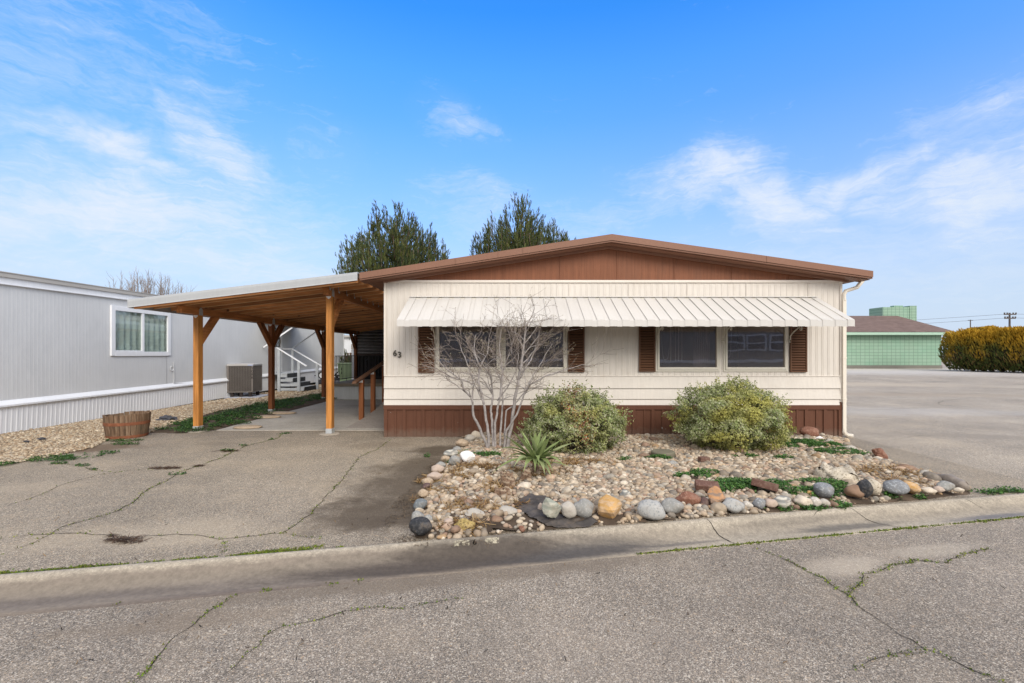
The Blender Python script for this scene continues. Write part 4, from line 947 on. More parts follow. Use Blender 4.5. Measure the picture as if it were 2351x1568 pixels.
for i in range(130):
    y=8.0+i*.072; c=-6.05-.15*math.sin(y*1.1)-(.25 if 9<y<13 else 0)
    pv.append((c+random.uniform(-.34,.66),y,.30*random.uniform(.5,1.2),.18))
weeds('ground_cover',pv,46000,.030,GRN,.09,.03)
weeds('ground_cover',[(-6.15,7.2,.3,.1),(-5.9,6.9,.25,.06),(-6.0,5.95,.35,.16),(-5.75,6.1,.25,.12),(-6.3,5.6,.25,.14),(-6.6,5.35,.3,.1),(-5.5,6.3,.25,.07),(-6.75,5.05,.3,.12)],5000,.022,GRN,.035,.012)
def g7(x,y): p=G(1492.4+x*.3652,956.6+y*.3652); return p.x,p.y
def g6(x,y): p=G(918.4+x*.2604,956.6+y*.2604); return p.x,p.y
wp=[]
for x,y,rx,ry in [(700,480,.35,.14),(1010,520,.3,.12),(1000,200,.4,.2),(960,205,.62,.32),(1230,255,.42,.2),(600,470,.42,.16),(500,510,.3,.12),(1110,480,.3,.2),(1120,570,.22,.08),(900,590,.3,.05),(50,300,.18,.08),(600,290,.16,.1),(840,300,.13,.08),(330,400,.25,.1),(1500,520,.1,.05),(1700,520,.06,.03),(2080,485,.2,.04),(2250,475,.2,.04),(260,420,.2,.1),(240,430,.12,.1)]: wp.append((*g7(x,y),rx,ry))
for x,y,rx,ry in [(760,390,.3,.09),(560,350,.2,.09),(2280,425,.16,.06),(2000,440,.14,.08),(420,430,.06,.04),(240,355,.05,.04)]: wp.append((*g6(x,y),rx*.8,ry))
weeds('garden_weeds',wp,40000,.022,[tuple(v*1.45 for v in g_) for g_ in GRN],.06,.075,bz=1)
# little weeds sprouting from the driveway cracks
dv_=[cA([q])[0] for q in [(1535,92),(1230,185),(960,312),(840,380),(1320,158),(450,265),(320,255),(510,288),(1475,125)]]
weeds('driveway_weeds',[(p.x,p.y,.10*s,.05*s) for p,s in zip(dv_,(1.3,1,1,.8,.6,1,1,.6,.6))],900,.022,GRN,.03,.004)
STR=[(.40,.25,.10),(.30,.17,.065),(.48,.33,.16),(.20,.11,.05)]
weeds('dry_needle_litter',[(*g7(1540,390),.42,.22),(*g7(1560,450),.3,.12),(*g6(430,560),.34,.30),(*g6(640,500),.35,.14),(*g6(300,720),.22,.2),(*g6(900,700),.22,.2),(*g6(1560,480),.4,.16),(*g6(540,1010),.2,.1),(.75,5.45,.6,.18),(.3,5.0,.4,.2),(-.3,3.9,.4,.15)],11500,.07,STR,.03,.080,.35,shape='s',bz=1)
DK=[(.10,.055,.03),(.06,.035,.02),(.16,.09,.05)]
l1=cA([(680,672)])[0]; l2=cA([(575,648)])[0]; l3=cA([(1080,268)])[0]; l4=cA([(1225,190)])[0]; l5=cA([(895,280)])[0]
weeds('leaf_litter',[(l1.x,l1.y,.16,.055),(l2.x,l2.y,.06,.03),(l3.x,l3.y,.06,.05),(l4.x,l4.y,.16,.09),(l5.x,l5.y,.2,.05)],1500,.045,DK,.012,.004,.2,shape='s')
gp=[(.45,3.85,.35,.16),(-.35,3.30,.5,.05),(.15,3.50,.35,.05),(-.75,3.38,.15,.08),(-.95,4.2,.14,.6),(-.95,5.2,.14,.6)]
weeds('soil_litter',gp,4200,.028,[(.05,.035,.022),(.10,.07,.045),(.22,.15,.09)],.01,.004,.3,shape='s')

db=[]
for i in range(150): x=random.uniform(-2.6,3.6); db.append((x,random.uniform(2.1,yf(x)-.05)))
for i in range(260): x=random.uniform(-5.8,-1.0); db.append((x,random.uniform(yb(x)+.05,8.0)))
db=np.array(db); n_=len(db); zz_=np.where(db[:,1]<yf(0)+.2054*db[:,0],-.062,.007)
sz_=rng.uniform(.012,.035,n_)
tag(inst('twig_debris',np.array([(-.09,0,0),(.09,0,0),(.05,1,.12),(-.05,1,.12)]),np.array([[0,1,2,3]]),rotmats(n_,np.stack([rng.normal(0,.2,n_),rng.normal(0,.2,n_),np.ones(n_)],1))*sz_[:,None,None],np.stack([db[:,0],db[:,1],zz_],1),np.array([(.08,.05,.03,1),(.25,.16,.08,1),(.03,.025,.02,1)])[rng.integers(0,3,n_)],M_moss),kind='stuff')
# ---------------------------------------------------------------- individual stones and bricks
def stonemat(name,c,var=.25,scale=9,fleck=None,band=None,rough=.75,bump=.6):
    t=NT(name); tx=t.n.new('ShaderNodeTexCoord').outputs['Object']
    n=t.noise(scale,7,tx,rough=.65); col=t.ramp(n,[(.28,tuple(x*(1-var) for x in c)),(.7,tuple(min(1,x*(1+var)) for x in c))])
    if band: col=t.mix(t.ramp(t.noise(7,4,t.mapping(tx,scale=(1,1,5),rot=(.5,.4,0)),dist=1.2),[(.48,0),(.56,.9)]),col,band)
    col=t.mix(t.math('MULTIPLY',t.ramp(t.noise(13,8,tx,rough=.75),[(.50,0),(.68,1)]),.55),col,(.24,.185,.135))   # dust and dry soil
    if fleck: col=t.mix(t.ramp(t.noise(60,3,tx),[(.55,0),(.62,.8)]),col,fleck)
    return t.fin(col,rough,.3,t.bump(t.noise(35,5,tx),.006,bump))
SM=dict(black=stonemat('lava_rock',(.030,.031,.034),.4,14,(.07,.07,.075),bump=1),grey=stonemat('grey_stone',(.25,.245,.23),.18,7,(.36,.35,.33)),slate=stonemat('slate_stone',(.13,.145,.155),.25,7,(.22,.24,.25)),
 tan=stonemat('tan_stone',(.40,.31,.22),.25,6,(.3,.2,.13)),pale=stonemat('pale_stone',(.40,.365,.315),.15,7,(.38,.35,.31)),cream=stonemat('cream_stone',(.54,.465,.37),.15,5),white=stonemat('white_quartz',(.80,.77,.75),.08,6,rough=.5),
 gold=stonemat('gold_stone',(.46,.27,.10),.35,4,band=(.48,.33,.20)),red=stonemat('red_brown_stone',(.19,.085,.055),.3,7,(.3,.17,.12)),brown=stonemat('brown_stone',(.21,.13,.085),.3,6),
 stripe=stonemat('striped_stone',(.20,.20,.19),.2,6,band=(.55,.52,.45)),orange=stonemat('orange_streaked_stone',(.40,.21,.10),.3,5,band=(.20,.15,.12)),spk=stonemat('speckled_stone',(.36,.355,.34),.12,8,(.20,.21,.22)),
 blue=stonemat('blue_grey_stone',(.185,.19,.20),.25,7,(.34,.36,.37)),lime=stonemat('pitted_limestone',(.48,.42,.33),.35,10,(.18,.14,.09),bump=1),brick=stonemat('dark_red_brick',(.125,.062,.045),.2,12,(.2,.12,.09)),maroon=stonemat('maroon_stone',(.10,.06,.055),.3,8),pink=stonemat('pinkish_stone',(.42,.33,.27),.15,6),mottle=stonemat('mottled_stone',(.42,.38,.33),.3,10,(.62,.58,.52)),green=stonemat('green_grey_stone',(.26,.27,.22),.2,6,band=(.40,.38,.31)))
V3,F3=ico(3)
fabp=[g6(*q) for q in [(985,840),(1140,768),(1390,830),(1420,915),(1560,925),(1760,950),(1640,985),(1400,1000),(1130,940)]]
EXC=[]
def stone(sx_,sy_,cr,cx,cb,w,h,mat,label,ang=0,tilt_=0,rot=0,cat='stone',name='stone',depth=None,lump=.17):
    s,ox,oy=cr; dx,dy=ox+cx*s,oy+cb*s; base=G(dx,dy,.0); yc=base.y
    W=w*s*yc/F*1.02; Hh=h*s*yc/F*1.08; k_=1.18 if ang>.5 else 1; W*=k_; Hh*=k_; dp=depth or W*.72
    y=yc+dp*.40; 
    if y<yb(base.x)+dp*.1 and yc<yb(base.x)+.3: y=max(y,yb(base.x)+dp*.22)
    x=(dx-CX)*y/F; W*=y/yc; Hh*=y/yc
    sd=hash_(label); V=V3.copy(); out=[]
    a2=ang or .38; l0=.74 if ang else .83
    for v in V:
        v=Vector(v); d=1+lump*2*mnoise.noise(v*1.1+Vector((sd,0,0)))+lump*.6*mnoise.noise(v*2.6+Vector((0,sd,0)))
        if 1:   # knock flat facets into angular rocks
            for k in range(11):
                nrm=Vector((math.sin(k*2.4+sd),math.cos(k*1.7+sd*2),math.sin(k*.9+sd*3))).normalized(); e=v.dot(nrm)
                lim=l0+.12*math.sin(k*5+sd)
                if e*d>lim: d=d-(e*d-lim)*a2
        p=v*d; out.append(Vector((p.x*W/2,p.y*dp/2,p.z*Hh/2)))
    M=Matrix.Rotation(R(rot),3,'Z')@Matrix.Rotation(R(tilt_),3,'Y'); out=[M@p for p in out]
    zc=Hh*.5-.006; EXC.append((x,y,W*.47,dp*.45))
    me=bpy.data.meshes.new(name); me.from_pydata([p[:] for p in out],[],[tuple(f) for f in F3])
    o=link(name,me,SM[mat],smooth=ang<.5); fz=.05 if inpoly(np.array([x]),np.array([y]),fabp)[0] else 0; o.location=(x,y,zc+max(fz,.045 if yc>4.1 else .02)); return tag(o,label,cat)
def hash_(s): return (sum(ord(c)*(i+1) for i,c in enumerate(s))%997)/37.0
C6=(.2604,918.4,956.6); C7=(.3652,1492.4,956.6)
six=[(185,1085,210,140,'black','black pitted lava rock at the front left corner of the bed',0,0),
(155,955,120,85,'grey','grey rounded stone directly behind the black lava rock',0,0),(250,978,115,75,'grey','smooth grey stone touching the right side of the black lava rock',0,0),
(175,850,140,90,'slate','dark slate grey stone tilted on the driveway edge above the black lava rock',.3,-25),(205,752,90,65,'tan','tan cobble between the dark slate stone and the flat maroon chip',0,0),
(240,672,90,40,'maroon','small flat maroon stone on the driveway edge of the bed',.5,0),(240,640,105,55,'tan','lower of two overlapping tan stones on the driveway edge',0,0),(305,600,125,60,'pink','upper of two overlapping tan pink stones on the driveway edge',0,0),
(330,540,120,75,'pink','pinkish tan stone with a pale top on the driveway edge',.2,0),(360,488,85,50,'grey','small grey stone behind the pinkish stone on the driveway edge',0,0),
(480,468,102,85,'grey','round grey stone left of the white quartz',0,0),(398,430,82,50,'tan','brownish gold stone left of the round grey stone',0,0),
(450,388,130,60,'stripe','long grey white streaked stone behind the round grey stone',0,0),(597,468,125,100,'white','bright white angular quartz rock at the left of the bed',1,0),
(505,342,78,45,'grey','small grey stone between the streaked stone and the brown stone by the bare shrub',0,0),(545,297,110,62,'tan','brown tan stone on the bed edge nearest the bare shrub',.2,0),
(615,252,100,60,'pale','pale grey stone second from the brown skirting corner',0,0),(672,222,95,65,'cream','cream stone at the back left end of the bed by the skirting',0,0),
(562,817,130,78,'brown','grey brown oval cobble in the middle of the front left pebbles',0,0),(655,947,170,92,'pale','broad flat grey tan stone left of the fabric',.2,0),
(945,920,190,85,'pale','large flat pale oval stone at the left end of the black fabric',0,0),(835,880,85,65,'cream','small cream stone behind the pale oval stone at the fabric',0,0),
(848,980,120,75,'brown','rusty brown stone in the soil below the pale oval stone',.4,0),(687,705,100,68,'tan','tan cobble left of the rotten stump',0,0),
(1240,905,62,80,'pink','upright pinkish stone lying on the black fabric',0,0),(1330,970,145,150,'green','green grey angular stone standing on the black fabric',.8,-15),
(1485,950,150,125,'pale','tan grey egg shaped stone right of the angular green grey stone',0,12),(1622,930,195,160,'grey','large round grey boulder left of the golden rock',0,8),
(1845,945,215,172,'gold','large golden orange angular rock in the front row',.85,0),(2215,942,245,160,'spk','large pale speckled boulder in the front row',.15,8),
(1985,775,98,80,'stripe','grey and cream striped stone behind the golden rock',.2,0),(1370,770,88,62,'pale','pale angular cobble behind the fabric',.5,0),
(525,945,82,55,'tan','tan cobble behind the dried clump near the front left corner',0,0),(430,1010,92,80,'pink','pinkish grey stone right of the black lava rock',.2,0),
(1075,1045,55,45,'red','small reddish chip on the soil by the gutter',.6,30),(2015,890,75,55,'brown','small brown cobble between the golden rock and the speckled boulder',0,0),(600,840,50,45,'tan','small tan stone tucked right of the grey brown oval cobble',0,0),(710,1003,40,38,'white','tiny white pebble alone on the dark soil',0,0)]
for cx,cb,w,h,m,l,a,tl in six: stone(0,0,C6,cx,cb,w,h,m,l,a,tl)
sev=[(137,638,135,90,'grey','grey oval stone just right of the pale speckled boulder',0,0),(242,592,148,78,'red','red brown angular stone below the leaning brick',.8,0),(342,592,68,68,'maroon','dark maroon stone left of the orange streaked stone',.3,0),
(415,598,108,102,'orange','orange and grey streaked angular stone leaning in the front row',.9,25),(516,620,140,80,'spk','smooth whitish grey stone right of the orange streaked stone',0,5),(610,602,72,52,'mottle','small mottled stone between the whitish and the blue grey stones',.4,0),
(686,600,82,66,'blue','blue grey pointed stone in the middle of the front row',.4,0),(757,593,85,56,'pink','pinkish cream stone right of the blue grey pointed stone',0,0),(830,596,110,74,'stripe','grey stone with thin pale veins in the front row',0,0),
(960,586,115,62,'cream','long cream stone in the weeds of the front row',0,8),(1038,586,68,58,'mottle','small mottled cream stone right of the long cream stone',.2,15),(1092,580,66,44,'pale','small pale stone below the blue speckled boulder',0,0),
(1090,547,125,85,'blue','blue speckled boulder standing in the green weeds',.1,8),(1005,532,52,36,'gold','small orange tan stone left of the blue speckled boulder',0,0),(1285,550,125,78,'brown','dark brown stone left of the black slate stone',.3,10),
(1348,552,88,98,'black','black slate stone leaning between the brown stone and the pale limestone',.6,25),(1402,530,100,98,'lime','pale pitted limestone lump right of the black slate stone',.4,0),(1542,530,158,92,'blue','largest slate grey stone at the right of the front row',.4,0),
(1637,518,120,70,'gold','orange cream wedge stone behind the large slate grey stone',.5,20),(1750,518,86,38,'cream','low cream stone right of the orange cream wedge',0,0),(1815,507,66,38,'pink','small pinkish stone before the grey driftwood end',0,0),
(1856,499,100,56,'grey','grey tan stone beside the end of the driftwood log',0,0),(1941,508,56,30,'cream','small cream stone at the right tip of the bed',0,0),(1000,157,122,68,'red','reddish brown boulder against the skirting',.2,0),
(1065,172,55,28,'white','small white stone by the reddish boulder at the skirting',0,0),(1255,240,95,34,'pale','long pale stone on the parking lot edge of the bed',0,0),(1740,418,80,46,'pale','pale cobble beside the straw near the driftwood log',0,0),
(140,345,72,40,'grey','grey flat stone in the pebbles below the round stepping stone',0,0),(1610,378,130,46,'brown','brown edging stone on the parking lot side of the bed',.3,0),(1445,292,90,50,'red','rusty brown chunk on the parking lot edge behind the straw',.7,30),(230,612,60,36,'tan','small tan cobble below the red brown angular stone',0,0),(1430,305,60,30,'cream','cream cobble beside the rusty brown chunk',0,0),(1130,190,60,30,'pale','pale cobble in the weeds right of the small white stone',0,0)]
for cx,cb,w,h,m,l,a,tl in sev: stone(0,0,C7,cx,cb,w,h,m,l,a,tl)
def brick(cx,cb,sz,rz_,tx,label,ty=0):
    p=G(C7[1]+cx*.3652,C7[2]+cb*.3652,.03); b=MB(); b.obox((0,0,0),sz); o=b.build('brick',SM['brick'],bevel=.006); o.location=(p.x,p.y+.05,.075+sz[2]*.5+.01+abs(ty)*.1); o.rotation_euler=(R(tx),ty,R(rz_)); EXC.append((p.x,p.y+.05,sz[0]*.5,sz[1]*.6)); return tag(o,label,'brick')
brick(372,508,(.21,.10,.065),-12,18,'dark red brick leaning behind the red brown stone in the front row',.05); brick(740,505,(.22,.10,.07),-38,-14,'dark red brick lying alone in the green weeds',.12); brick(350,315,(.12,.08,.05),5,0,'half buried red brick piece in the pebbles below the green bush')
# stepping stone
p=G(1522.3,1050,.05); b=MB(); b.lathe([(0,.05),(.13,.05),(.147,.042),(.150,.03),(.150,-.02),(0,-.02)],40); o=b.build('stepping_stone',vary('olive_concrete',(.155,.14,.10),.15,8,.9,.2,.6,60),smooth=False); EXC.append((p.x,p.y,.16,.16)); o.location=(p.x,p.y,.085); tag(o,'round olive grey concrete stepping stone in the pebbles between the two bushes','stepping stone')
# driftwood log and limestone mass
def lumpy(name,pts,rad,m,label,cat,ns=16,amp=.25,fr=6):
    b=MB(); P_=[Vector(p) for p in pts]; n=len(P_); fine=[];rr=[]
    for i in range(n-1):
        for k in range(6): fine.append(P_[i].lerp(P_[i+1],k/6)); rr.append(rad[i]+(rad[i+1]-rad[i])*k/6)
    fine.append(P_[-1]); rr.append(rad[-1]); b.tube(fine,rr,ns); c0=fine[0].copy()
    out=[]
    for v in b.v:
        v=Vector(v); d=mnoise.noise(v*fr)*amp*max(rad)+mnoise.noise(v*fr*3)*amp*.5*max(rad); v2=v+Vector((.5*d,d,d)); out.append(tuple(v2-c0))
    b.v=out; o=b.build(name,m,smooth=True); o.location=c0; return tag(o,label,cat)
M_log=wood('driftwood',(.24,.20,.165),'x',.35); a_=g7(1840,425); c_=g7(2000,478)
lumpy('driftwood_log',[(a_[0],a_[1]+.05,.055),((a_[0]+c_[0])/2,(a_[1]+c_[1])/2+.06,.06),(c_[0],c_[1]+.05,.05),(c_[0]+.04,c_[1]+.04,.045)],[.05,.075,.062,.02],M_log,'grey weathered driftwood log at the right tip of the bed','log')
for q,(x,y,r_) in enumerate([(1085,385,.10),]): pass
a_=g7(1030,400); m_=g7(1170,440); c_=g7(1320,455)
lumpy('limestone_rock',[(a_[0],a_[1],.07),(g7(1100,425)[0],g7(1100,425)[1],.10),(m_[0],m_[1],.10),(g7(1250,450)[0],g7(1250,450)[1],.10),(c_[0],c_[1],.06)],[.03,.10,.085,.10,.03],SM['lime'],'knobbly cream limestone lump lying behind the blue speckled boulder','rock',20,.75,11)
# rotten stumps and dried clump
M_rot=stonemat('rotten_wood',(.20,.125,.08),.55,12,(.05,.03,.02),band=(.36,.28,.2),bump=1)
def stump(cx,cb,w,h,label,lean=0):
    p=G(C6[1]+cx*.2604,C6[2]+cb*.2604); W=w*.2604*p.y/F; Hh=h*.2604*p.y/F; V=[];n=18;rings=8
    b=MB(); vs=[];fs=[]
    for i in range(rings):
        u=i/(rings-1)
        for k in range(n):
            a=2*PI*k/n; r=W/2*(1.15-.35*u)*(1+.35*mnoise.noise(Vector((math.cos(a)*1.5,math.sin(a)*1.5,u*1.5+cx)))); z=Hh*u+(.05*mnoise.noise(Vector((math.cos(a)*2,math.sin(a)*2,cx)))*u)
            vs.append((r*math.cos(a)+lean*u,r*math.sin(a)*.7,z+.03))
    vs.append((lean*.9,0,Hh*.78))
    for i in range(rings-1):
        for k in range(n): fs.append((i*n+k,i*n+(k+1)%n,(i+1)*n+(k+1)%n,(i+1)*n+k))
    for k in range(n): fs.append(((rings-1)*n+k,(rings-1)*n+(k+1)%n,len(vs)-1))
    b.add(vs,fs); o=b.build('rotten_stump',M_rot); o.location=(p.x,p.y+W*.3,0); tag(o,label,'stump'); return o
stump(940,700,125,170,'rotten brown stump left of the yucca trunk',0); stump(1100,620,105,130,'crumbling brown stump right beside the yucca trunk',.03); stump(900,780,150,110,'low crumbled brown stump at the back edge of the fabric',0)
V_=V3; b=MB(); p=G(C6[1]+565*.2604,C6[2]+1050*.2604); b.add([(v[0]*.075*(1+.5*mnoise.noise(Vector(v)*4)),v[1]*.05,v[2]*.05*(1+.6*mnoise.noise(Vector(v)*5))) for v in V3],[tuple(f) for f in F3]); o=b.build('dried_clump',stonemat('dried_clump',(.34,.25,.09),.5,16,(.08,.05,.02),bump=1)); o.location=(p.x,p.y+.06,.05); tag(o,'yellow brown dried plant clump beside the gutter','dried plant')
# black landscape fabric
fab=[g6(*q) for q in [(985,840),(1060,795),(1140,768),(1290,770),(1390,830),(1400,880),(1420,915),(1560,925),(1700,925),(1760,950),(1640,985),(1400,1000),(1280,990),(1130,940),(1050,900)]]
xs_=[p[0] for p in fab]; ys_=[p[1] for p in fab]; gx=np.arange(min(xs_),max(xs_),.012); gy=np.arange(min(ys_),max(ys_),.012); XX,YY=np.meshgrid(gx,gy); D_=sdist(XX,YY,fab)+vnoise(XX,YY,9)*.015
Z_=bedh(XX,YY,sdist(XX,YY,bed))+.006+vnoise(XX,YY,6,2)*.018+np.abs(vnoise(XX*.6+YY,YY*2.2-XX,7,5))*.030
ok=D_>0; idx=-np.ones(XX.shape,int); idx[ok]=np.arange(ok.sum()); a=idx[:-1,:-1];b_=idx[:-1,1:];c=idx[1:,1:];d=idx[1:,:-1]; q=(a>=0)&(b_>=0)&(c>=0)&(d>=0)
me=bpy.data.meshes.new('landscape_fabric'); me.from_pydata(np.stack([XX[ok],YY[ok],Z_[ok]],1).tolist(),[],np.stack([a[q],b_[q],c[q],d[q]],1).tolist())
o=link('landscape_fabric',me,vary('black_fabric',(.060,.052,.048),.4,9,.6,.3,.8,30,tint=(.20,.15,.11),grime=.8),smooth=True); md=o.modifiers.new('thickness','SOLIDIFY'); md.thickness=.002; tag(o,'torn black landscape fabric showing under stones at the gutter','fabric')
# ---------------------------------------------------------------- river rock of the bed, laid round the stones
def drift(x,y):   # thin the pebbles where soil and litter show, and where stones and plants stand
    n=vnoise(x,y,1.6,11); base=np.ones(x.shape)
    base-= .85*np.exp(-(((x+.15)/.45)**2+((y-4.50)/.36)**2)); base-=.95*np.exp(-(((x+.15)/.75)**2+((y-3.62)/.20)**2)); base-=.6*np.exp(-(((x+.3)/.5)**2+((y-5.2)/.3)**2)); base-=.6*np.exp(-(((x-4.1)/.4)**2+((y-5)/.3)**2)); base-=.5*np.exp(-(((x-.75)/.7)**2+((y-5.45)/.22)**2))
    k=rng.random(x.shape)<base+.12*n+.12
    for (a,c,r,ry) in EXC: k&=(((x-a)/r)**2+((y-c)/ry)**2>1)
    for (a,c,rx,ry) in wp: k&=~((((x-a)/rx)**2+((y-c)/ry)**2<.9)&(rng.random(x.shape)<.55))
    k&=~inpoly(x,y,fab)
    return k
tag(pebbles('river_rock',bed,.042,.049,bedh,.62,big=.07,keep=drift),kind='stuff')
tag(pebbles('river_rock_fill',bed,.034,.032,bedh,.6,keep=lambda x,y:(rng.random(x.shape)<.62)&drift(x,y),zoff=-.006),kind='stuff')
cob=[(-.85,3.45),(.3,3.68),(.9,3.8),(1.6,4.0),(1.4,4.5),(.5,4.3),(-.35,4.2),(-.8,4.6)]
tag(pebbles('cobbles',cob,.078,.066,lambda x,y,d:.045+0*x,.65,V=V2,big=.12,keep=lambda x,y:(rng.random(x.shape)<.5)&drift(x,y),zoff=.006,bright=1.08),kind='stuff')
cob2=[(1.2,3.9),(2.7,4.1),(3.9,4.4),(4.5,4.7),(4.4,5.2),(3,4.8),(1.5,4.5)]
tag(pebbles('cobbles',cob2,.085,.060,lambda x,y,d:.045+0*x,.65,big=.1,keep=lambda x,y:(rng.random(x.shape)<.30)&drift(x,y),zoff=.006,bright=1.08),kind='stuff')
# faded painted number on the gutter
M_fp=NT('faded_paint'); nn=M_fp.noise(22,6,rough=.7); tr=M_fp.node('ShaderNodeBsdfTransparent'); mx=M_fp.node('ShaderNodeMixShader'); M_fp.set(M_fp.b.inputs['Base Color'],(.42,.37,.27)); M_fp.t.links.new(M_fp.ramp(nn,[(.43,0),(.55,.85)]),mx.inputs[0]); M_fp.t.links.new(tr.outputs[0],mx.inputs[1]); M_fp.t.links.new(M_fp.b.outputs[0],mx.inputs[2]); M_fp.t.links.new(mx.outputs[0],M_fp.out.inputs[0]); M_fp=M_fp.m
def hitk(dx,dy):                 # where the line of sight meets the rolled gutter
    Y_=2.8
    while Y_<4.2:
        x_=(dx-CX)*Y_/F; z_=H-(dy-HY)*Y_/F
        if z_<=kz(x_,Y_): break
        Y_+=.0015
    return Vector((x_,Y_,kz(x_,Y_)))
def onkerb(b,px0,px1,py0,py1):
    n=8; vs=[]
    for i in range(n+1):
        u=i/n
        for v in (0,.25,.5,.75,1):
            dx=px0+(px1-px0)*u; dy=py0+(py1-py0)*v-(px0+(px1-px0)*u-1092)*.075; p=hitk(dx,dy)
            vs.append((p.x,p.y-.004,p.z+.005))
    b.add(vs,[(i*5+j,(i+1)*5+j,(i+1)*5+j+1,i*5+j+1) for i in range(n) for j in range(4)])
pk=G(1092,1245,-.03); o=thing('painted_kerb_number','faded cream painted patches with a dark 6 on the gutter face','kerb number',(pk.x,pk.y,-.04))
for a_,c_ in ((1038,1078),(1112,1146)): b=MB(); onkerb(b,a_,c_,1238,1252); b.build('paint_patch',M_fp,o,fix=False)
b=MB()
def arc(cx,cy,rx,ry,a0,a1): return [(cx+rx*math.cos(R(a)),cy+ry*math.sin(R(a))) for a in range(a0,a1,20)]
def kk(pts,w_):
    L_=[]
    for dx,dy in pts:
        L_.append(hitk(dx,dy))
    b.tube([q+Vector((0,-.002,.002)) for q in L_],w_,4)
kk(arc(1090,1247,3.5,2.6,0,381),.0045); kk([(1091,1239),(1088,1242),(1086.5,1246)],.0045); b.build('digit',M_crack,o)
# dark scraps on the gravel
for (dx,dy,r_,l) in ((384,966,.17,'crumpled black glove lying on the gravel by the post'),(95,1013,.055,'small crumpled dark scrap on the gravel far left'),(61,1019,.035,'tiny brown scrap on the gravel at the far left')):
    p=G(dx,dy); b=MB(); vs=[]
    for v in V3: v=Vector(v); k_=1+.8*mnoise.noise(v*2.2+Vector((dx,0,0))); vs.append((v.x*r_*k_,v.y*r_*.6*k_,v.z*r_*.35*k_))
    b.add(vs,[tuple(f) for f in F3]); o=b.build('scrap',M_tarp); o.location=(p.x,p.y,.04); tag(o,l,'scrap')
for (dx,dy,l) in ((1180,1208,''),): pass
# flat stones by the slab
for k,(dx,dy,w_,l) in enumerate(((617,960,.30,'flat pale stone at the slab edge nearest the second post'),(650,951,.34,'larger flat pale stone behind it by the second post'),(575,984,.25,'flat pale stone half buried at the near slab corner'))):
    p=G(dx,dy); b=MB(); b.add([(v[0]*w_*(1+.2*mnoise.noise(Vector(v)*2)),v[1]*.16,v[2]*.035) for v in V3],[tuple(f) for f in F3]); o=b.build('flat_stone',SM['tan'],smooth=True); o.location=(p.x-.05,p.y,.03); tag(o,l,'stone')
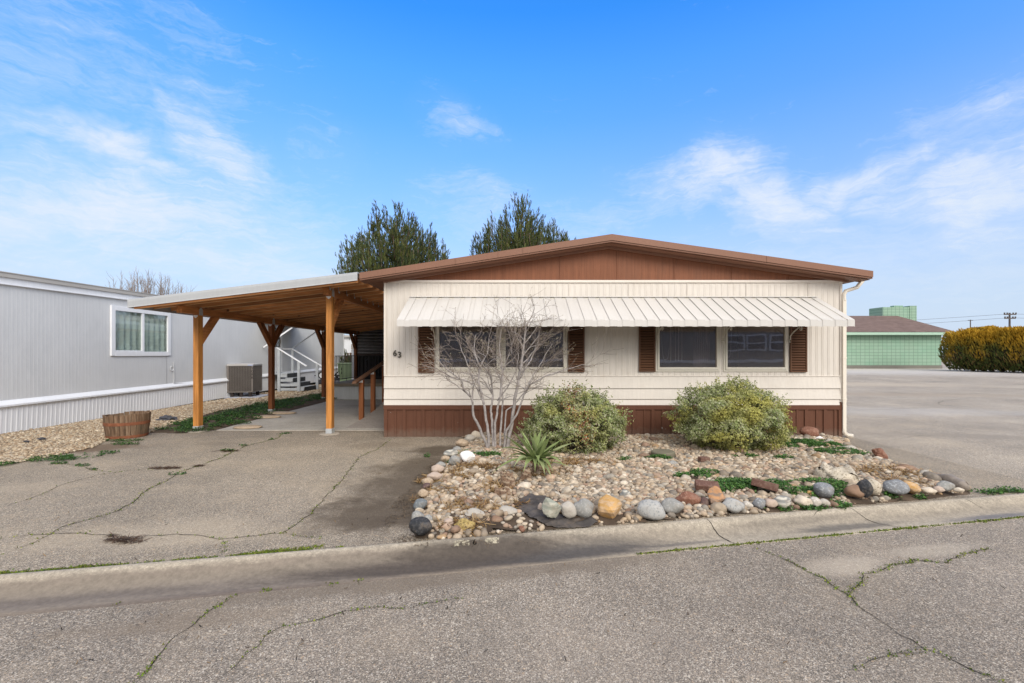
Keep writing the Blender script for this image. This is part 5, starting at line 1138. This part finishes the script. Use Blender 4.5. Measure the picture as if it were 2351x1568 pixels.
# ---------------------------------------------------------------- variegated bushes
LT=np.array([(0,.45,0.03),(0,0,0),(.28,.22,.05),(.32,.62,.05),(0,1.0,-.02),(-.32,.62,.05),(-.28,.22,.05)]); LF=np.array([[0,1,2],[0,2,3],[0,3,4],[0,4,5],[0,5,6],[0,6,1]])
def bush(name,c,rad,N,label,warm,seed,red=0):
    root=thing(name,label,'bush',(c[0],c[1],0)); T=[];Dn=[];
    while len(T)<N:
        v=Vector((random.gauss(0,1),random.gauss(0,1),random.gauss(0,1))).normalized()
        bl=1+.26*mnoise.noise(v*2.3+Vector((seed,0,0)))+.20*mnoise.noise(v*5+Vector((0,seed,0)))+.10*mnoise.noise(v*10+Vector((0,seed,3)))
        q=bl*(1-abs(random.gauss(0,.085)) if random.random()<.85 else random.uniform(.55,.95))
        p=Vector((v.x*rad[0]*q,v.y*rad[1]*q,v.z*rad[2]*q))
        z=c[2]+p.z
        if z<.05: continue
        if v.y<0 and z<.42 and ((p.x+.05)/.13)**2+((z-.16)/.20)**2<1 and random.random()<.8: continue   # open base showing the stems
        # tuck in below the widest level
        if v.z<-.25: p.x*=(1+.28*(v.z+.25)); p.y*=(1+.28*(v.z+.25))
        if mnoise.noise(Vector((p.x,p.y,p.z))*6+Vector((seed,9,0)))<-.30: continue
        T.append((c[0]+p.x,c[1]+p.y,z)); Dn.append((v+Vector((random.gauss(0,.6),random.gauss(0,.6),random.gauss(0,.6)+.35)))[:])
    # sprigs poking out
    for k in range(170):
        v=Vector((random.gauss(0,1),random.gauss(0,1),random.gauss(.5,.8))).normalized(); 
        if v.z<-.3: continue
        L_=random.uniform(.05,.16)
        for j in range(12):
            q=(1+.26*mnoise.noise(v*2.3+Vector((seed,0,0))))+L_*j/12/rad[0]; p=Vector((v.x*rad[0]*q,v.y*rad[1]*q,v.z*rad[2]*q))
            if c[2]+p.z<.05: continue
            T.append((c[0]+p.x+random.gauss(0,.008),c[1]+p.y+random.gauss(0,.008),c[2]+p.z+.04*j/12)); Dn.append((v+Vector((random.gauss(0,.8),random.gauss(0,.8),random.gauss(0,.8))))[:])
    T=np.array(T);Dn=np.array(Dn);n=len(T)
    # leaf lies with its normal near Dn : use Dn as z
    M=rotmats(n,Dn)*(rng.uniform(.018,.031,n))[:,None,None]
    C=np.ones((n,7,4)); var=rng.uniform(.75,1.2,(n,1)); ctr=np.array([(.10,.155,.045),(.13,.19,.055),(.16,.22,.06)])[rng.integers(0,3,n)]*var
    edge=np.array([(.62,.61,.36),(.52,.54,.24),(.32,.38,.13),(.74,.70,.50)])[rng.integers(0,4,n)]*var
    clump=vnoise(T[:,0],T[:,1]+T[:,2]*1.7,3.2,int(seed)); wv=np.clip((clump*1.6+warm)+(T[:,2:3].ravel()-c[2])*.25,0,1)[:,None]
    edge=edge*(1-wv)+np.array([(.66,.58,.16)])*wv*var; ctr=ctr*(1-wv*.5)+np.array([(.20,.22,.04)])*wv*.5
    if red:
        rp=np.array([(c[0]+.02,c[2]+.14,.19),(c[0]-.14,c[2]+.30,.11),(c[0]+.08,c[2]-.1,.15),(c[0]-.05,c[2]+.5,.14)])
        for (rx_,rz_2,rr) in rp:
            f=np.exp(-(((T[:,0]-rx_)**2+(T[:,2]-rz_2)**2)/(rr*rr*.6)))[:,None]*(rng.random((n,1))<.42); cc2=np.array([(.42,.10,.06),(.50,.28,.07),(.30,.10,.10)])[rng.integers(0,3,n)]
            edge=edge*(1-f)+cc2*f; ctr=ctr*(1-f)+cc2*.7*f
    C[:,0,:3]=ctr; C[:,1:,:3]=edge[:,None,:]*.75+ctr[:,None,:]*.25; C[:,4,:3]=edge
    inst('foliage',LT,LF,M,T,C,M_leaf,root)
    b=MB()
    for k in range(46):
        v=Vector((random.gauss(0,1),random.gauss(0,1),abs(random.gauss(.4,.7)))).normalized(); e=Vector((c[0]+v.x*rad[0]*.9,c[1]+v.y*rad[1]*.9,c[2]*.6+v.z*rad[2]*.9)); s0=Vector((c[0]+random.gauss(0,.08),c[1]+random.gauss(0,.08),.03)); mid=s0.lerp(e,.5)+Vector((random.gauss(0,.05),random.gauss(0,.05),.05)); b.tube([s0,mid,e],[.011,.008,.003],5)
    b.build('branch',vary('bush_bark',(.13,.10,.075),.3,9,.9),root)
bush('variegated_bush',(.86,6.25,.40),(.63,.60,.47),36000,'variegated green and cream bush with red tinged leaves beside the bare shrub',-.35,3.0,red=1)
bush('variegated_bush',(3.05,6.35,.45),(.705,.65,.51),41000,'rounder yellow green variegated bush in front of the right pair of windows',.30,8.0)
# ---------------------------------------------------------------- bare multi-stemmed shrub
M_bark=vary('pale_bark',(.31,.28,.265),.3,18,.85,.2,.5,60); M_twig=vary('twig_bark',(.22,.18,.155),.25,18,.85,.2)
ys0=6.28
def Q(x,y,dy=0): return P(864.8+x*.3221,520.4+y*.3221,ys0+dy)
st_=[([(792,1572),(735,1440),(690,1340),(680,1230),(625,1160),(600,1090),(530,1040)],-.20,.017),([(680,1230),(688,1130),(645,1100),(560,1085),(480,1040)],-.1,.010),
([(802,1570),(790,1420),(760,1250),(725,1090),(735,1000),(700,900)],.05,.018),([(837,1570),(822,1380),(815,1320),(825,1200),(820,1080),(770,1010)],.18,.017),([(848,1570),(840,1430),(860,1300),(885,1190),(900,1060),(880,930)],-.12,.016),
([(872,1570),(890,1400),(900,1250),(890,1080),(930,950),(960,850)],.25,.013),([(932,1572),(962,1400),(985,1230),(1010,1100),(1035,950),(1048,840),(1060,740)],-.05,.023),([(905,1570),(925,1450),(1000,1340),(1050,1200),(1095,1125),(1200,1065),(1310,1030)],-.28,.014),
([(905,1510),(925,1310),(985,1265),(1060,1170),(1120,1050),(1180,960)],.12,.010),([(860,1240),(930,1150),(1000,1020),(1010,900)],-.2,.008),([(735,1000),(790,900),(800,800)],.1,.008),([(1010,1100),(1100,950),(1150,820)],.2,.009),([(765,1260),(700,1130),(640,960),(600,860)],.2,.009)]
bs=MB(); tw=MB(); bud=[]
def grow(p,d,L_,r,lev):
    L_=max(.05,L_)
    n=max(2,int(L_/.05)); pts=[p.copy()];rr=[r]; q=p.copy();dd=d.normalized()
    for i in range(n):
        dd=(dd+Vector((random.gauss(0,.14),random.gauss(0,.14),random.gauss(0,.11)+.035))).normalized(); q=q+dd*(L_/n); pts.append(q.copy()); rr.append(r*(1-.6*(i+1)/n))
    (bs if r>.0045 else tw).tube(pts,rr,5 if r>.004 else 3,cap=False)
    if lev>=3 or L_<.07: bud.append((q,dd)); 
    if lev<4:
        k=int(random.choice([2,2,3]) if lev<3 else random.choice([1,1,2]))
        for j in range(k):
            i=random.randint(max(1,n//3),n); a=pts[i]; nd=(dd+Vector((random.gauss(0,.75),random.gauss(0,.65),random.gauss(0,.45)))).normalized()
            rel=(a-Vector((-.2,ys0,1.1))); rel.z*=.15; nd=(nd+rel*.35).normalized()
            grow(a,nd,L_*random.uniform(.5,.82),max(.0026,rr[i]*.74),lev+1)
for pts,dy,r in st_:
    n=len(pts); W_=[Q(x,y,dy*(i/(n-1))) for i,(x,y) in enumerate(pts)]; fine=[]
    for i in range(n-1):
        for k in range(4): fine.append(W_[i].lerp(W_[i+1],k/4)+Vector((random.gauss(0,.004),random.gauss(0,.004),0)))
    fine.append(W_[-1]); rr=[r*(1-.62*i/(len(fine)-1))*(1+.12*random.random()) for i in range(len(fine))]; rr=[q*1.15 for q in rr]; fine[0].z=min(fine[0].z,.03) if pts[0][1]>1500 else fine[0].z
    bs.tube(fine,rr,8,cap=False); m_=len(fine)
    for j in range(8 if r>.011 else 6):
        i=int(m_*random.uniform(.52,1))-1; d=(fine[min(i+1,m_-1)]-fine[i-1]).normalized(); nd=(d*.6+Vector((random.gauss(0,.7),random.gauss(0,.7),random.gauss(0.1,.3)))).normalized(); rel=fine[i]-Vector((-.2,ys0,1.1)); rel.z*=.1; grow(fine[i],nd+rel*.4,random.uniform(.22,.42),max(.003,rr[i]*.6),1)
    grow(fine[-1],(fine[-1]-fine[-3]).normalized(),random.uniform(.25,.40),rr[-1],1)
grow(Q(1050,820,-.05),Vector((-.08,0,1)),.55,.005,2)
grow(Q(1055,900,-.05),Vector((-.25,.1,1)),.40,.005,1); grow(Q(960,900,.1),Vector((.2,.1,1)),.35,.005,1)
bare=thing('bare_shrub','leafless multi stemmed grey shrub standing before the left pair of windows','shrub',(Q(850,1570).x,ys0,0))
bs.build('stem',M_bark,bare,smooth=True,fix=False); tw.build('twig',M_twig,bare,fix=False)
bd=np.array([b_[0][:] for b_ in bud]); bz=np.array([b_[1][:] for b_ in bud]); N=len(bd)
inst('bud',V1*np.array([.32,.32,1]),F1,rotmats(N,bz)*(rng.uniform(.007,.012,N))[:,None,None],bd,np.tile(np.array([(.36,.31,.20,1)]),(N,1)),M_peb,bare,smooth=True)
# ---------------------------------------------------------------- yucca
yr=thing('yucca','spiky green yucca plant with drooping blades on a short trunk in the bed','yucca',(G(1228,1112).x,4.95,0)); yc_=P(1231,1056,4.95)
b=MB(); rnd=random.Random(4)
tips=[(800,510),(832,300),(850,125),(955,90),(1130,120),(1190,118),(1340,150),(1440,195),(1570,218),(1460,280),(1460,445),(1350,490),(1345,560),(1280,520),(1190,490),(1085,490),(1000,450),(905,395),(1225,420),(1290,180),(1060,180),(960,210),(1010,60),(1400,330),(1240,230),(1150,240)]
def blade(tip,droop,w0,col):
    n=9; s0=yc_+Vector((rnd.gauss(0,.015),rnd.gauss(0,.015),-.03)); m=(s0+tip)/2+Vector((0,0,droop)); L_=[];cs=[]
    for i in range(n+1):
        u=i/n; p=s0*(1-u)**2+m*2*u*(1-u)+tip*u*u; L_.append(p)
    vs=[];fs=[]
    for i,p in enumerate(L_):
        u=i/n; d=(L_[min(i+1,n)]-L_[max(i-1,0)]).normalized(); a=d.cross(Vector((0,0,1))); a=a.normalized() if a.length>.05 else Vector((1,0,0)); nrm=a.cross(d).normalized()
        w=w0*(.55+.9*math.sin(PI*min(1,u*1.02+.06))**.8)*(1 if u<.6 else max(.03,(1-u)/.4))
        vs+= [p-a*w/2+nrm*w*.18,p,p+a*w/2+nrm*w*.18]; cs+=[u]*3
    for i in range(n): q=i*3; fs+=[(q,q+1,q+4,q+3),(q+1,q+2,q+5,q+4)]
    base=len(b.c); b.add(vs,fs,(1,1,1,1))
    for k,u in enumerate(cs):
        c=[col[j]*(.35+.65*min(1,u*3))+(.30,.34,.10)[j]*max(0,1-u*3)*.65 for j in range(3)]; b.c[base+k]=(*c,1)
for (x,y) in tips:
    dy=rnd.uniform(-.28,.25); 
    if y>400: dy=rnd.uniform(-.4,-.22)
    t_=P(918.4+x*.2604,956.6+y*.2604,4.95+dy); dr=.05 if y<300 else .17
    blade(t_,dr,rnd.uniform(.034,.046),rnd.choice([(.24,.30,.11),(.31,.38,.15),(.36,.41,.20)]))
for k in range(26):
    a=rnd.uniform(0,2*PI); e=rnd.uniform(-.1,1.2); r_=rnd.uniform(.25,.46); blade(yc_+Vector((math.cos(a)*math.cos(e)*r_,math.sin(a)*math.cos(e)*r_,math.sin(e)*r_)),.05,rnd.uniform(.024,.036),rnd.choice([(.24,.30,.11),(.31,.38,.15),(.17,.22,.08)]))
b.build('leaf_blade',M_leaf,yr,smooth=True,fix=False); b=MB(); b.tube([(yc_.x-.02,4.95,.02),(yc_.x-.01,4.95,.14),(yc_.x,4.95,yc_.z-.01)],[.055,.045,.03],12); b.build('trunk',M_rot,yr)
# ---------------------------------------------------------------- pines behind the home
M_needle=attrmat('needle',.65,.2,.12,trans=.15); M_pbark=vary('pine_bark',(.12,.085,.06),.3,8,.9)
TVn=[];TFn=[]
rn=random.Random(2)
for k in range(26):
    a=k*2.4; h=k/26; el_=.75+.5*h; d=Vector((math.cos(a)*math.cos(el_),math.sin(a)*math.cos(el_),math.sin(el_))); o_=Vector((0,0,h*.8)); s_=d.cross(Vector((0,0,1))).normalized()*.035; q=len(TVn); L_=.42*(1-.35*h)
    TVn+=[(o_-s_)[:],(o_+s_)[:],(o_+d*L_)[:]]; TFn.append([q,q+1,q+2])
def pine(cx,cy,h,wid,label,seed,low=.6,peaks=None):
    random.seed(seed); root=thing('pine_tree',label,'tree',(cx,cy,0)); b=MB(); b.tube([(cx,cy,0),(cx+.1,cy,h*.4),(cx,cy,h*.75)],[.22,.15,.04],9); b.build('trunk',M_pbark,root); T=[];Z_=[];S_=[]; lb=MB()
    nl=150
    for i in range(nl):
        a=i*2.39996+random.uniform(-.3,.3); reach=wid*.5*math.sqrt((i+.6)/nl)*random.uniform(.85,1.1)
        if i>=110: reach=wid*.5*random.uniform(.80,1.06)
        top=h-3.0*(reach/3.0)**.88+random.gauss(0,.38)+.1 if i<110 else random.uniform(low+1.0,h-2.9)
        hb=max(low,top-1.3-reach*.55)
        hx=cx+math.cos(a)*reach; hy=cy+math.sin(a)*reach
        pts=[Vector((cx,cy,hb)),Vector((cx+math.cos(a)*reach*.6,cy+math.sin(a)*reach*.6,hb+reach*.10)),Vector((hx,hy,hb+.40*(top-hb))),Vector((hx+random.gauss(0,.06),hy+random.gauss(0,.06),top-.28))]
        lb.tube(pts,[.04,.03,.02,.008],5,cap=False)
        nn=int(44+20*reach)
        for k in range(nn):
            t_=random.random()**.75*3; j=min(2,int(t_)); p=pts[j].lerp(pts[j+1],t_-j); 
            spread=.26*(1-.80*max(0,(t_-2))) if t_>2 else .28
            T.append((p.x+random.gauss(0,spread*.75),p.y+random.gauss(0,spread*.75),p.z+random.gauss(0,.12)-.15)); Z_.append((math.cos(a)*.22+random.gauss(0,.22),math.sin(a)*.22+random.gauss(0,.22),1)); S_.append(random.uniform(.20,.34)*(1.0 if t_<2.6 else .8))
    for k in range(26): T.append((cx+random.gauss(0,.07),cy+random.gauss(0,.07),h-.35-random.random()*1.4)); Z_.append((random.gauss(0,.25),random.gauss(0,.25),1)); S_.append(.3)
    lb.build('branch',M_pbark,root,fix=False); T=np.array(T);N=len(T); cl_=vnoise(T[:,0],T[:,1]+T[:,2],1.1,seed)[:,None]
    base=np.array([(.10,.125,.045),(.14,.165,.055),(.075,.105,.05),(.19,.20,.06)])[rng.integers(0,4,N)]*rng.uniform(.7,1.3,(N,1))*(1+.5*cl_)
    inst('crown',np.array(TVn),np.array(TFn),rotmats(N,np.array(Z_))*np.array(S_)[:,None,None],T,np.concatenate([base,np.ones((N,1))],1),M_needle,root)
pine(P(908,0,25).x,25.2,10.05,6.9,'left of two dark green pines rising behind the home above the carport',5,.5)
pine(P(1200,0,26).x,26.5,10.75,6.9,'right of two dark green pines peeking above the brown roof',9,.8)
# ---------------------------------------------------------------- far bare trees
M_far=vary('far_twig',(.26,.22,.20),.2,1,.9)
def bare_tree(cx,cy,h,label,seed,wd=.16):
    rd=random.Random(seed); root=thing('bare_tree',label,'tree',(cx,cy,0)); b=MB(); t_=MB(); b.tube([(cx,cy,0),(cx,cy,h*.35),(cx,cy,h*.6)],[.22,.16,.1],6)
    for i in range(16):
        a=rd.uniform(0,2*PI); z0=h*rd.uniform(.3,.6); r_=h*wd*rd.uniform(.3,1.15); top=h*rd.uniform(.78,1.0); p=[Vector((cx,cy,z0)),Vector((cx+math.cos(a)*r_*.7,cy+math.sin(a)*r_*.7,(z0+top)/2)),Vector((cx+math.cos(a)*r_,cy+math.sin(a)*r_,top))]; b.tube(p,[.07,.045,.012],4,cap=False)
        for k in range(22):
            u=rd.random(); q=p[0].lerp(p[1],u) if k%2 else p[1].lerp(p[2],u); d=Vector((rd.gauss(0,.35),rd.gauss(0,.35),.9)); L_=rd.uniform(.5,1.3); m=q+d*L_*.5+Vector((rd.gauss(0,.08),0,0)); e=q+d*L_; t_.tube([q,m,e],[.022,.016,.007],3,cap=False)
    b.build('trunk',M_far,root,fix=False); t_.build('twig',M_far,root,fix=False)
for k,(px,hh,l) in enumerate(((280,180,'leafless bushy tree leftmost behind the grey home roof'),(322,190,'tallest leafless tree in the middle of the row behind the grey home'),(352,178,'leafless tree third from the left behind the grey home roof'),(376,168,'short leafless tree at the right end of the row of three'),(424,160,'leafless tree standing alone just above the carport roof edge'))):
    Y_=58+k*1.5; bare_tree(P(px,0,Y_).x,Y_,P(0,812-hh,Y_).z,l,k+3,.13)
# ---------------------------------------------------------------- yard seen through the carport gap
M_fence=wood('fence_board',(.16,.085,.055),'z'); fn=thing('board_fence','reddish brown board fence far behind the porch railing','fence',(-10,27.5,0)); b=MB()
x=-13.5
while x<-6.0: b.box(x,x+.12,27.5,27.53,0,1.45+.02*math.sin(x*9)); x+=.16
b.build('board',M_fence,fn); b=MB(); b.box(-13.5,-6.0,27.53,27.57,.3,.38); b.box(-13.5,-6.0,27.53,27.57,1.1,1.18); b.build('rail',M_fence,fn)
gb=thing('wheeled_bin','pale green bin seen between the railing bars','bin',(P(798,0,20).x,20,0)); b=MB(); c0=gb.location.x; b.add([(c0-.24,19.75,.08),(c0+.24,19.75,.08),(c0+.24,20.25,.08),(c0-.24,20.25,.08),(c0-.32,19.68,.92),(c0+.32,19.68,.92),(c0+.32,20.32,.92),(c0-.32,20.32,.92)],[(0,3,2,1),(4,5,6,7),(0,1,5,4),(1,2,6,5),(2,3,7,6),(3,0,4,7)]); b.build('body',vary('bin_green',(.20,.27,.16),.1,4,.6),gb,bevel=.02)
b=MB(); b.box(c0-.34,c0+.34,19.65,20.36,.92,.98); b.build('lid',vary('bin_lid',(.24,.31,.20),.1,4,.6),gb,bevel=.02)
wp_=thing('white_post','white square post behind the porch railing','post',(P(811,0,18.2).x,18.2,0)); b=MB(); b.box(wp_.location.x-.05,wp_.location.x+.05,18.15,18.25,0,1.52); b.build('shaft',M_nwhite,wp_,bevel=.004); b=MB(); b.obox((wp_.location.x,18.2,1.54),(.13,.13,.03)); b.build('cap',M_nwhite,wp_)
fh=thing('distant_home','white mobile home seen through the gap under the carport','mobile home',(-12,34,0)); b=MB(); b.box(-20,-7,34,38,0,2.6); b.build('wall',M_nwhite,fh); b=MB(); b.box(-20.2,-6.8,33.8,38.2,2.6,2.75); b.build('roof',M_roof,fh); b=MB(); b.box(-12,-10.8,33.96,34,1.2,2.1); b.build('window',M_glass,fh)
# ---------------------------------------------------------------- green block building
def blockmat(name,c):
    t=NT(name); br=t.node('ShaderNodeTexBrick'); t.set(br.inputs['Vector'],t.mapping(t.pos(),rot=(R(90),0,0))); br.offset=0; br.inputs['Scale'].default_value=1; br.inputs['Brick Width'].default_value=.41; br.inputs['Row Height'].default_value=.30; br.inputs['Mortar Size'].default_value=.016
    br.inputs['Color1'].default_value=(*c,1); br.inputs['Color2'].default_value=(c[0]*.90,c[1]*.95,c[2]*.92,1); br.inputs['Mortar'].default_value=(c[0]*.42,c[1]*.45,c[2]*.5,1)
    col=t.mix(t.math('MULTIPLY',t.ramp(t.noise(.35,6),[(.45,0),(.75,1)]),.4),br.outputs['Color'],(c[0]*.6,c[1]*1.02,c[2]*.95)); return t.fin(col,.7,.3)
M_blk=blockmat('green_block_wall',(.25,.365,.275)); M_gtrim=vary('green_trim',(.34,.48,.38),.05,2,.6); M_plinth=vary('grey_plinth',(.17,.16,.14),.1,1,.9)
ts=NT('brown_shingle'); n1=ts.noise(6,5,ts.mapping(ts.pos(),scale=(.35,2.2,1))); bk=ts.node('ShaderNodeTexVoronoi'); ts.set(bk.inputs['Vector'],ts.mapping(ts.pos(),scale=(2,6,1))); bk.inputs['Scale'].default_value=1.2
cs_=ts.mix(.5,ts.ramp(n1,[(.3,(.105,.070,.060)),(.7,(.185,.125,.105))]),ts.ramp(ts.sep(bk.outputs['Color'])[0],[(0,(.10,.07,.06)),(1,(.20,.14,.12))])); M_shin=ts.fin(cs_,.9,.2)
YG=42.3; gx1=P(2176,0,YG).x; gb_=thing('green_block_building','low green concrete block building with brown shingle hip roof beyond the parking lot','building',(32,YG,0))
b=MB(); b.box(18,gx1-.6,YG,YG+9,.30,3.15); b.build('wall',M_blk,gb_); b=MB(); b.box(17.95,gx1-.55,YG-.05,YG+9.05,-.02,.30); b.build('plinth',M_plinth,gb_)
b=MB(); b.box(17.2,gx1,YG-.75,YG+9.7,3.10,3.36); b.build('fascia',M_gtrim,gb_,bevel=.01)
zr=P(0,725,YG+4.5).z; xr_=P(2060,0,YG+4.5).x; b=MB(); b.add([(17.1,YG-.8,3.365),(gx1+.05,YG-.8,3.365),(gx1+.05,YG+9.8,3.365),(17.1,YG+9.8,3.365),(22,YG+4.5,zr),(xr_,YG+4.5,zr)],[(0,1,5,4),(1,2,5),(2,3,4,5),(3,0,4),(0,3,2,1)]); rf2=b.build('roof',M_shin,gb_)
yc3=YG+4.9; b=MB(); b.box(P(2026.6,0,yc3).x,P(2103,0,yc3).x,yc3,yc3+1.8,3.6,P(0,705,yc3).z); b.build('chimney',M_blk,rf2); b=MB(); b.box(P(2088,0,yc3).x,P(2103,0,yc3).x+.03,yc3-.05,yc3+1.85,3.6,P(0,702,yc3).z); b.box(P(2062,0,yc3).x,P(2083,0,yc3).x,yc3+.5,yc3+1.0,5.0,P(0,702.5,yc3).z+.1); b.build('chimney_cap',M_blk,rf2)
# ---------------------------------------------------------------- golden hedge
hg=thing('golden_hedge','large rounded hedge with golden yellow tips and dark green base beside the parking lot','hedge',(37,33,0))
A0=Vector((36.7,36.2));A1=Vector((38.6,28.5)); T=[];Z_=[];C_=[];top_=P(0,752,33).z
NH=46000
for i in range(NH):
    u=random.uniform(-.28,1.25); c=A0.lerp(A1,min(1,max(0,u))); ph=random.uniform(0,2*PI); th=random.random(); 
    ext=0 if 0<=u<=1 else (abs(u-.5)-.5)
    hh=th**.8; r0=2.05*(1-.30*hh**3)*(.62+.38*math.sin(min(1,hh*2.2)*PI/2))*(1-(ext/.3)**2*.9 if ext else 1)
    x=c.x+math.cos(ph)*r0; y=c.y+math.sin(ph)*r0
    k=1+.07*mnoise.noise(Vector((x*.9,y*.9,hh*3)))+.04*mnoise.noise(Vector((x*2.5,y*2.5,hh*8)))
    if random.random()<.38: rr_=math.sqrt(random.random()); x=c.x+math.cos(ph)*r0*rr_*.85; y=c.y+math.sin(ph)*r0*rr_*.85; hh=1.0-.24*rr_**3
    else: x=c.x+(x-c.x)*k; y=c.y+(y-c.y)*k
    z=hh*(top_-.12+.28*mnoise.noise(Vector((x*.8,y*.8,2)))+.16*mnoise.noise(Vector((x*2.2,y*2.2,2)))) ; T.append((x,y,max(.05,z)))
    Z_.append((math.cos(ph)*.55,math.sin(ph)*.55,1+random.gauss(0,.2)))
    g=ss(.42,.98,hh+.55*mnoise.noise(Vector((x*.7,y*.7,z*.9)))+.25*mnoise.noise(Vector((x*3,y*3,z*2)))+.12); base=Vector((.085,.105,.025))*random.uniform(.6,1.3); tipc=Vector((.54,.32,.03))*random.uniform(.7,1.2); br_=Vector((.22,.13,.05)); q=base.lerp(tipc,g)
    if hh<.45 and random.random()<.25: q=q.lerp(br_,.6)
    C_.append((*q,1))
T=np.array(T); N=len(T); TVh=np.array([(-.10,0,0),(.10,0,0),(.14,.02,.5),(0,0,1.0),(-.14,-.02,.5)]); TFh=np.array([[0,1,2],[0,2,4],[4,2,3]])
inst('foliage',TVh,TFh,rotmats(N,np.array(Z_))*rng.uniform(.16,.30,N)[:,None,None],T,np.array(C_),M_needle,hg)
b=MB()
for k in range(14):
    c=A0.lerp(A1,k/13); b.tube([(c.x,c.y,0),(c.x+random.gauss(0,.3),c.y+random.gauss(0,.3),1.5),(c.x+random.gauss(0,.7),c.y+random.gauss(0,.7),2.8)],[.1,.07,.03],6)
b.build('trunk',M_pbark,hg)
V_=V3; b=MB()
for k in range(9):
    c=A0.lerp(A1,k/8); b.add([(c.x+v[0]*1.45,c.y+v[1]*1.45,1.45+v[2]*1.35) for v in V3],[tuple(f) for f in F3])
b.build('dark_core',vary('dark_core',(.030,.026,.014),.4,3,1),hg)  # added near-black core stands in for the shade inside the hedge
# ---------------------------------------------------------------- utility poles and wires
M_pole=vary('pole_wood',(.10,.085,.08),.2,2,.9)
up=thing('utility_pole','wooden utility pole with two crossarms beyond the golden hedge','utility pole',(P(2318,0,120).x,120,0)); ux=up.location.x
b=MB(); b.tube([(ux,120,0),(ux,120,P(0,718,120).z)],[.28,.2],8); b.build('pole',M_pole,up)
for py,wpx in ((722,22),(731,20)): b=MB(); zz=P(0,py,120).z; q=wpx/2*120/F*1.25; b.box(ux-q,ux+q,119.8,120,zz-.12,zz+.14); c_2=b.build('crossarm',M_pole,up); [ (lambda b_:(b_.box(ux+q*k-.12,ux+q*k+.12,119.75,119.95,zz+.14,zz+.5),b_.build('insulator',M_pole,c_2)))(MB()) for k in (-.95,-.5,.5,.95)]
up2=thing('utility_pole','thin distant utility pole above the left part of the golden hedge','utility pole',(P(2228,0,170).x,170,0)); ux2=up2.location.x; b=MB(); b.tube([(ux2,170,0),(ux2,170,P(0,734,170).z)],[.22,.16],6); b.build('pole',M_pole,up2); b=MB(); b.box(ux2-.9,ux2+.9,169.9,170.1,P(0,736,170).z,P(0,736,170).z+.2); b.build('crossarm',M_pole,up2)
for py,lab in ((723,'upper thin power line crossing behind the hedge to the utility pole'),(732,'lower thin power line crossing behind the hedge to the utility pole')):
    b=MB(); z1=P(0,py,120).z+.3; x0=85;y0_=300; z0_=20 if py==723 else 17; pts=[]
    for k in range(17): u=k/16; pts.append((x0+(ux-x0)*u,y0_+(120-y0_)*u,z0_+(z1-z0_)*u-4*2.4*u*(1-u)))
    for k in range(1,9): u=k/8; pts.append((ux+90*u,120-20*u,z1-4*1.5*u*(1-u)))
    b.tube(pts,.035,4,cap=False); tag(b.build('power_line',M_pole,fix=False),lab,'power line')
# ---------------------------------------------------------------- home across the street (mirrored in the window glass)
# the home is long: it fills the mirror image in all four panes
oh=thing('opposite_home','pale grey home across the street, seen only mirrored in the windows','mobile home',(11,-11,0)); b=MB(); b.box(-16,26,-15,-11,-.14,3.15); b.build('wall',vary('taupe_siding',(.30,.28,.26),.08,2,.7),oh)
b=MB(); b.box(-16.3,26.3,-15.3,-10.7,3.15,3.35); b.build('roof',M_nwhite,oh); b=MB(); b.box(-16.05,26.05,-11.0,-10.97,.9,1.05); b.build('trim',M_nwhite,oh)
for x in (12.2,13.5,14.8,-9.0): b=MB(); b.box(x-.04,x+1.10,-11,-10.96,1.55,2.44); w__=b.build('window',M_nwhite,oh); b=MB(); b.box(x+.05,x+1.01,-10.958,-10.95,2.02,2.36); b.box(x+.05,x+1.01,-10.958,-10.95,1.63,1.95); b.build('pane',M_dark,w__)
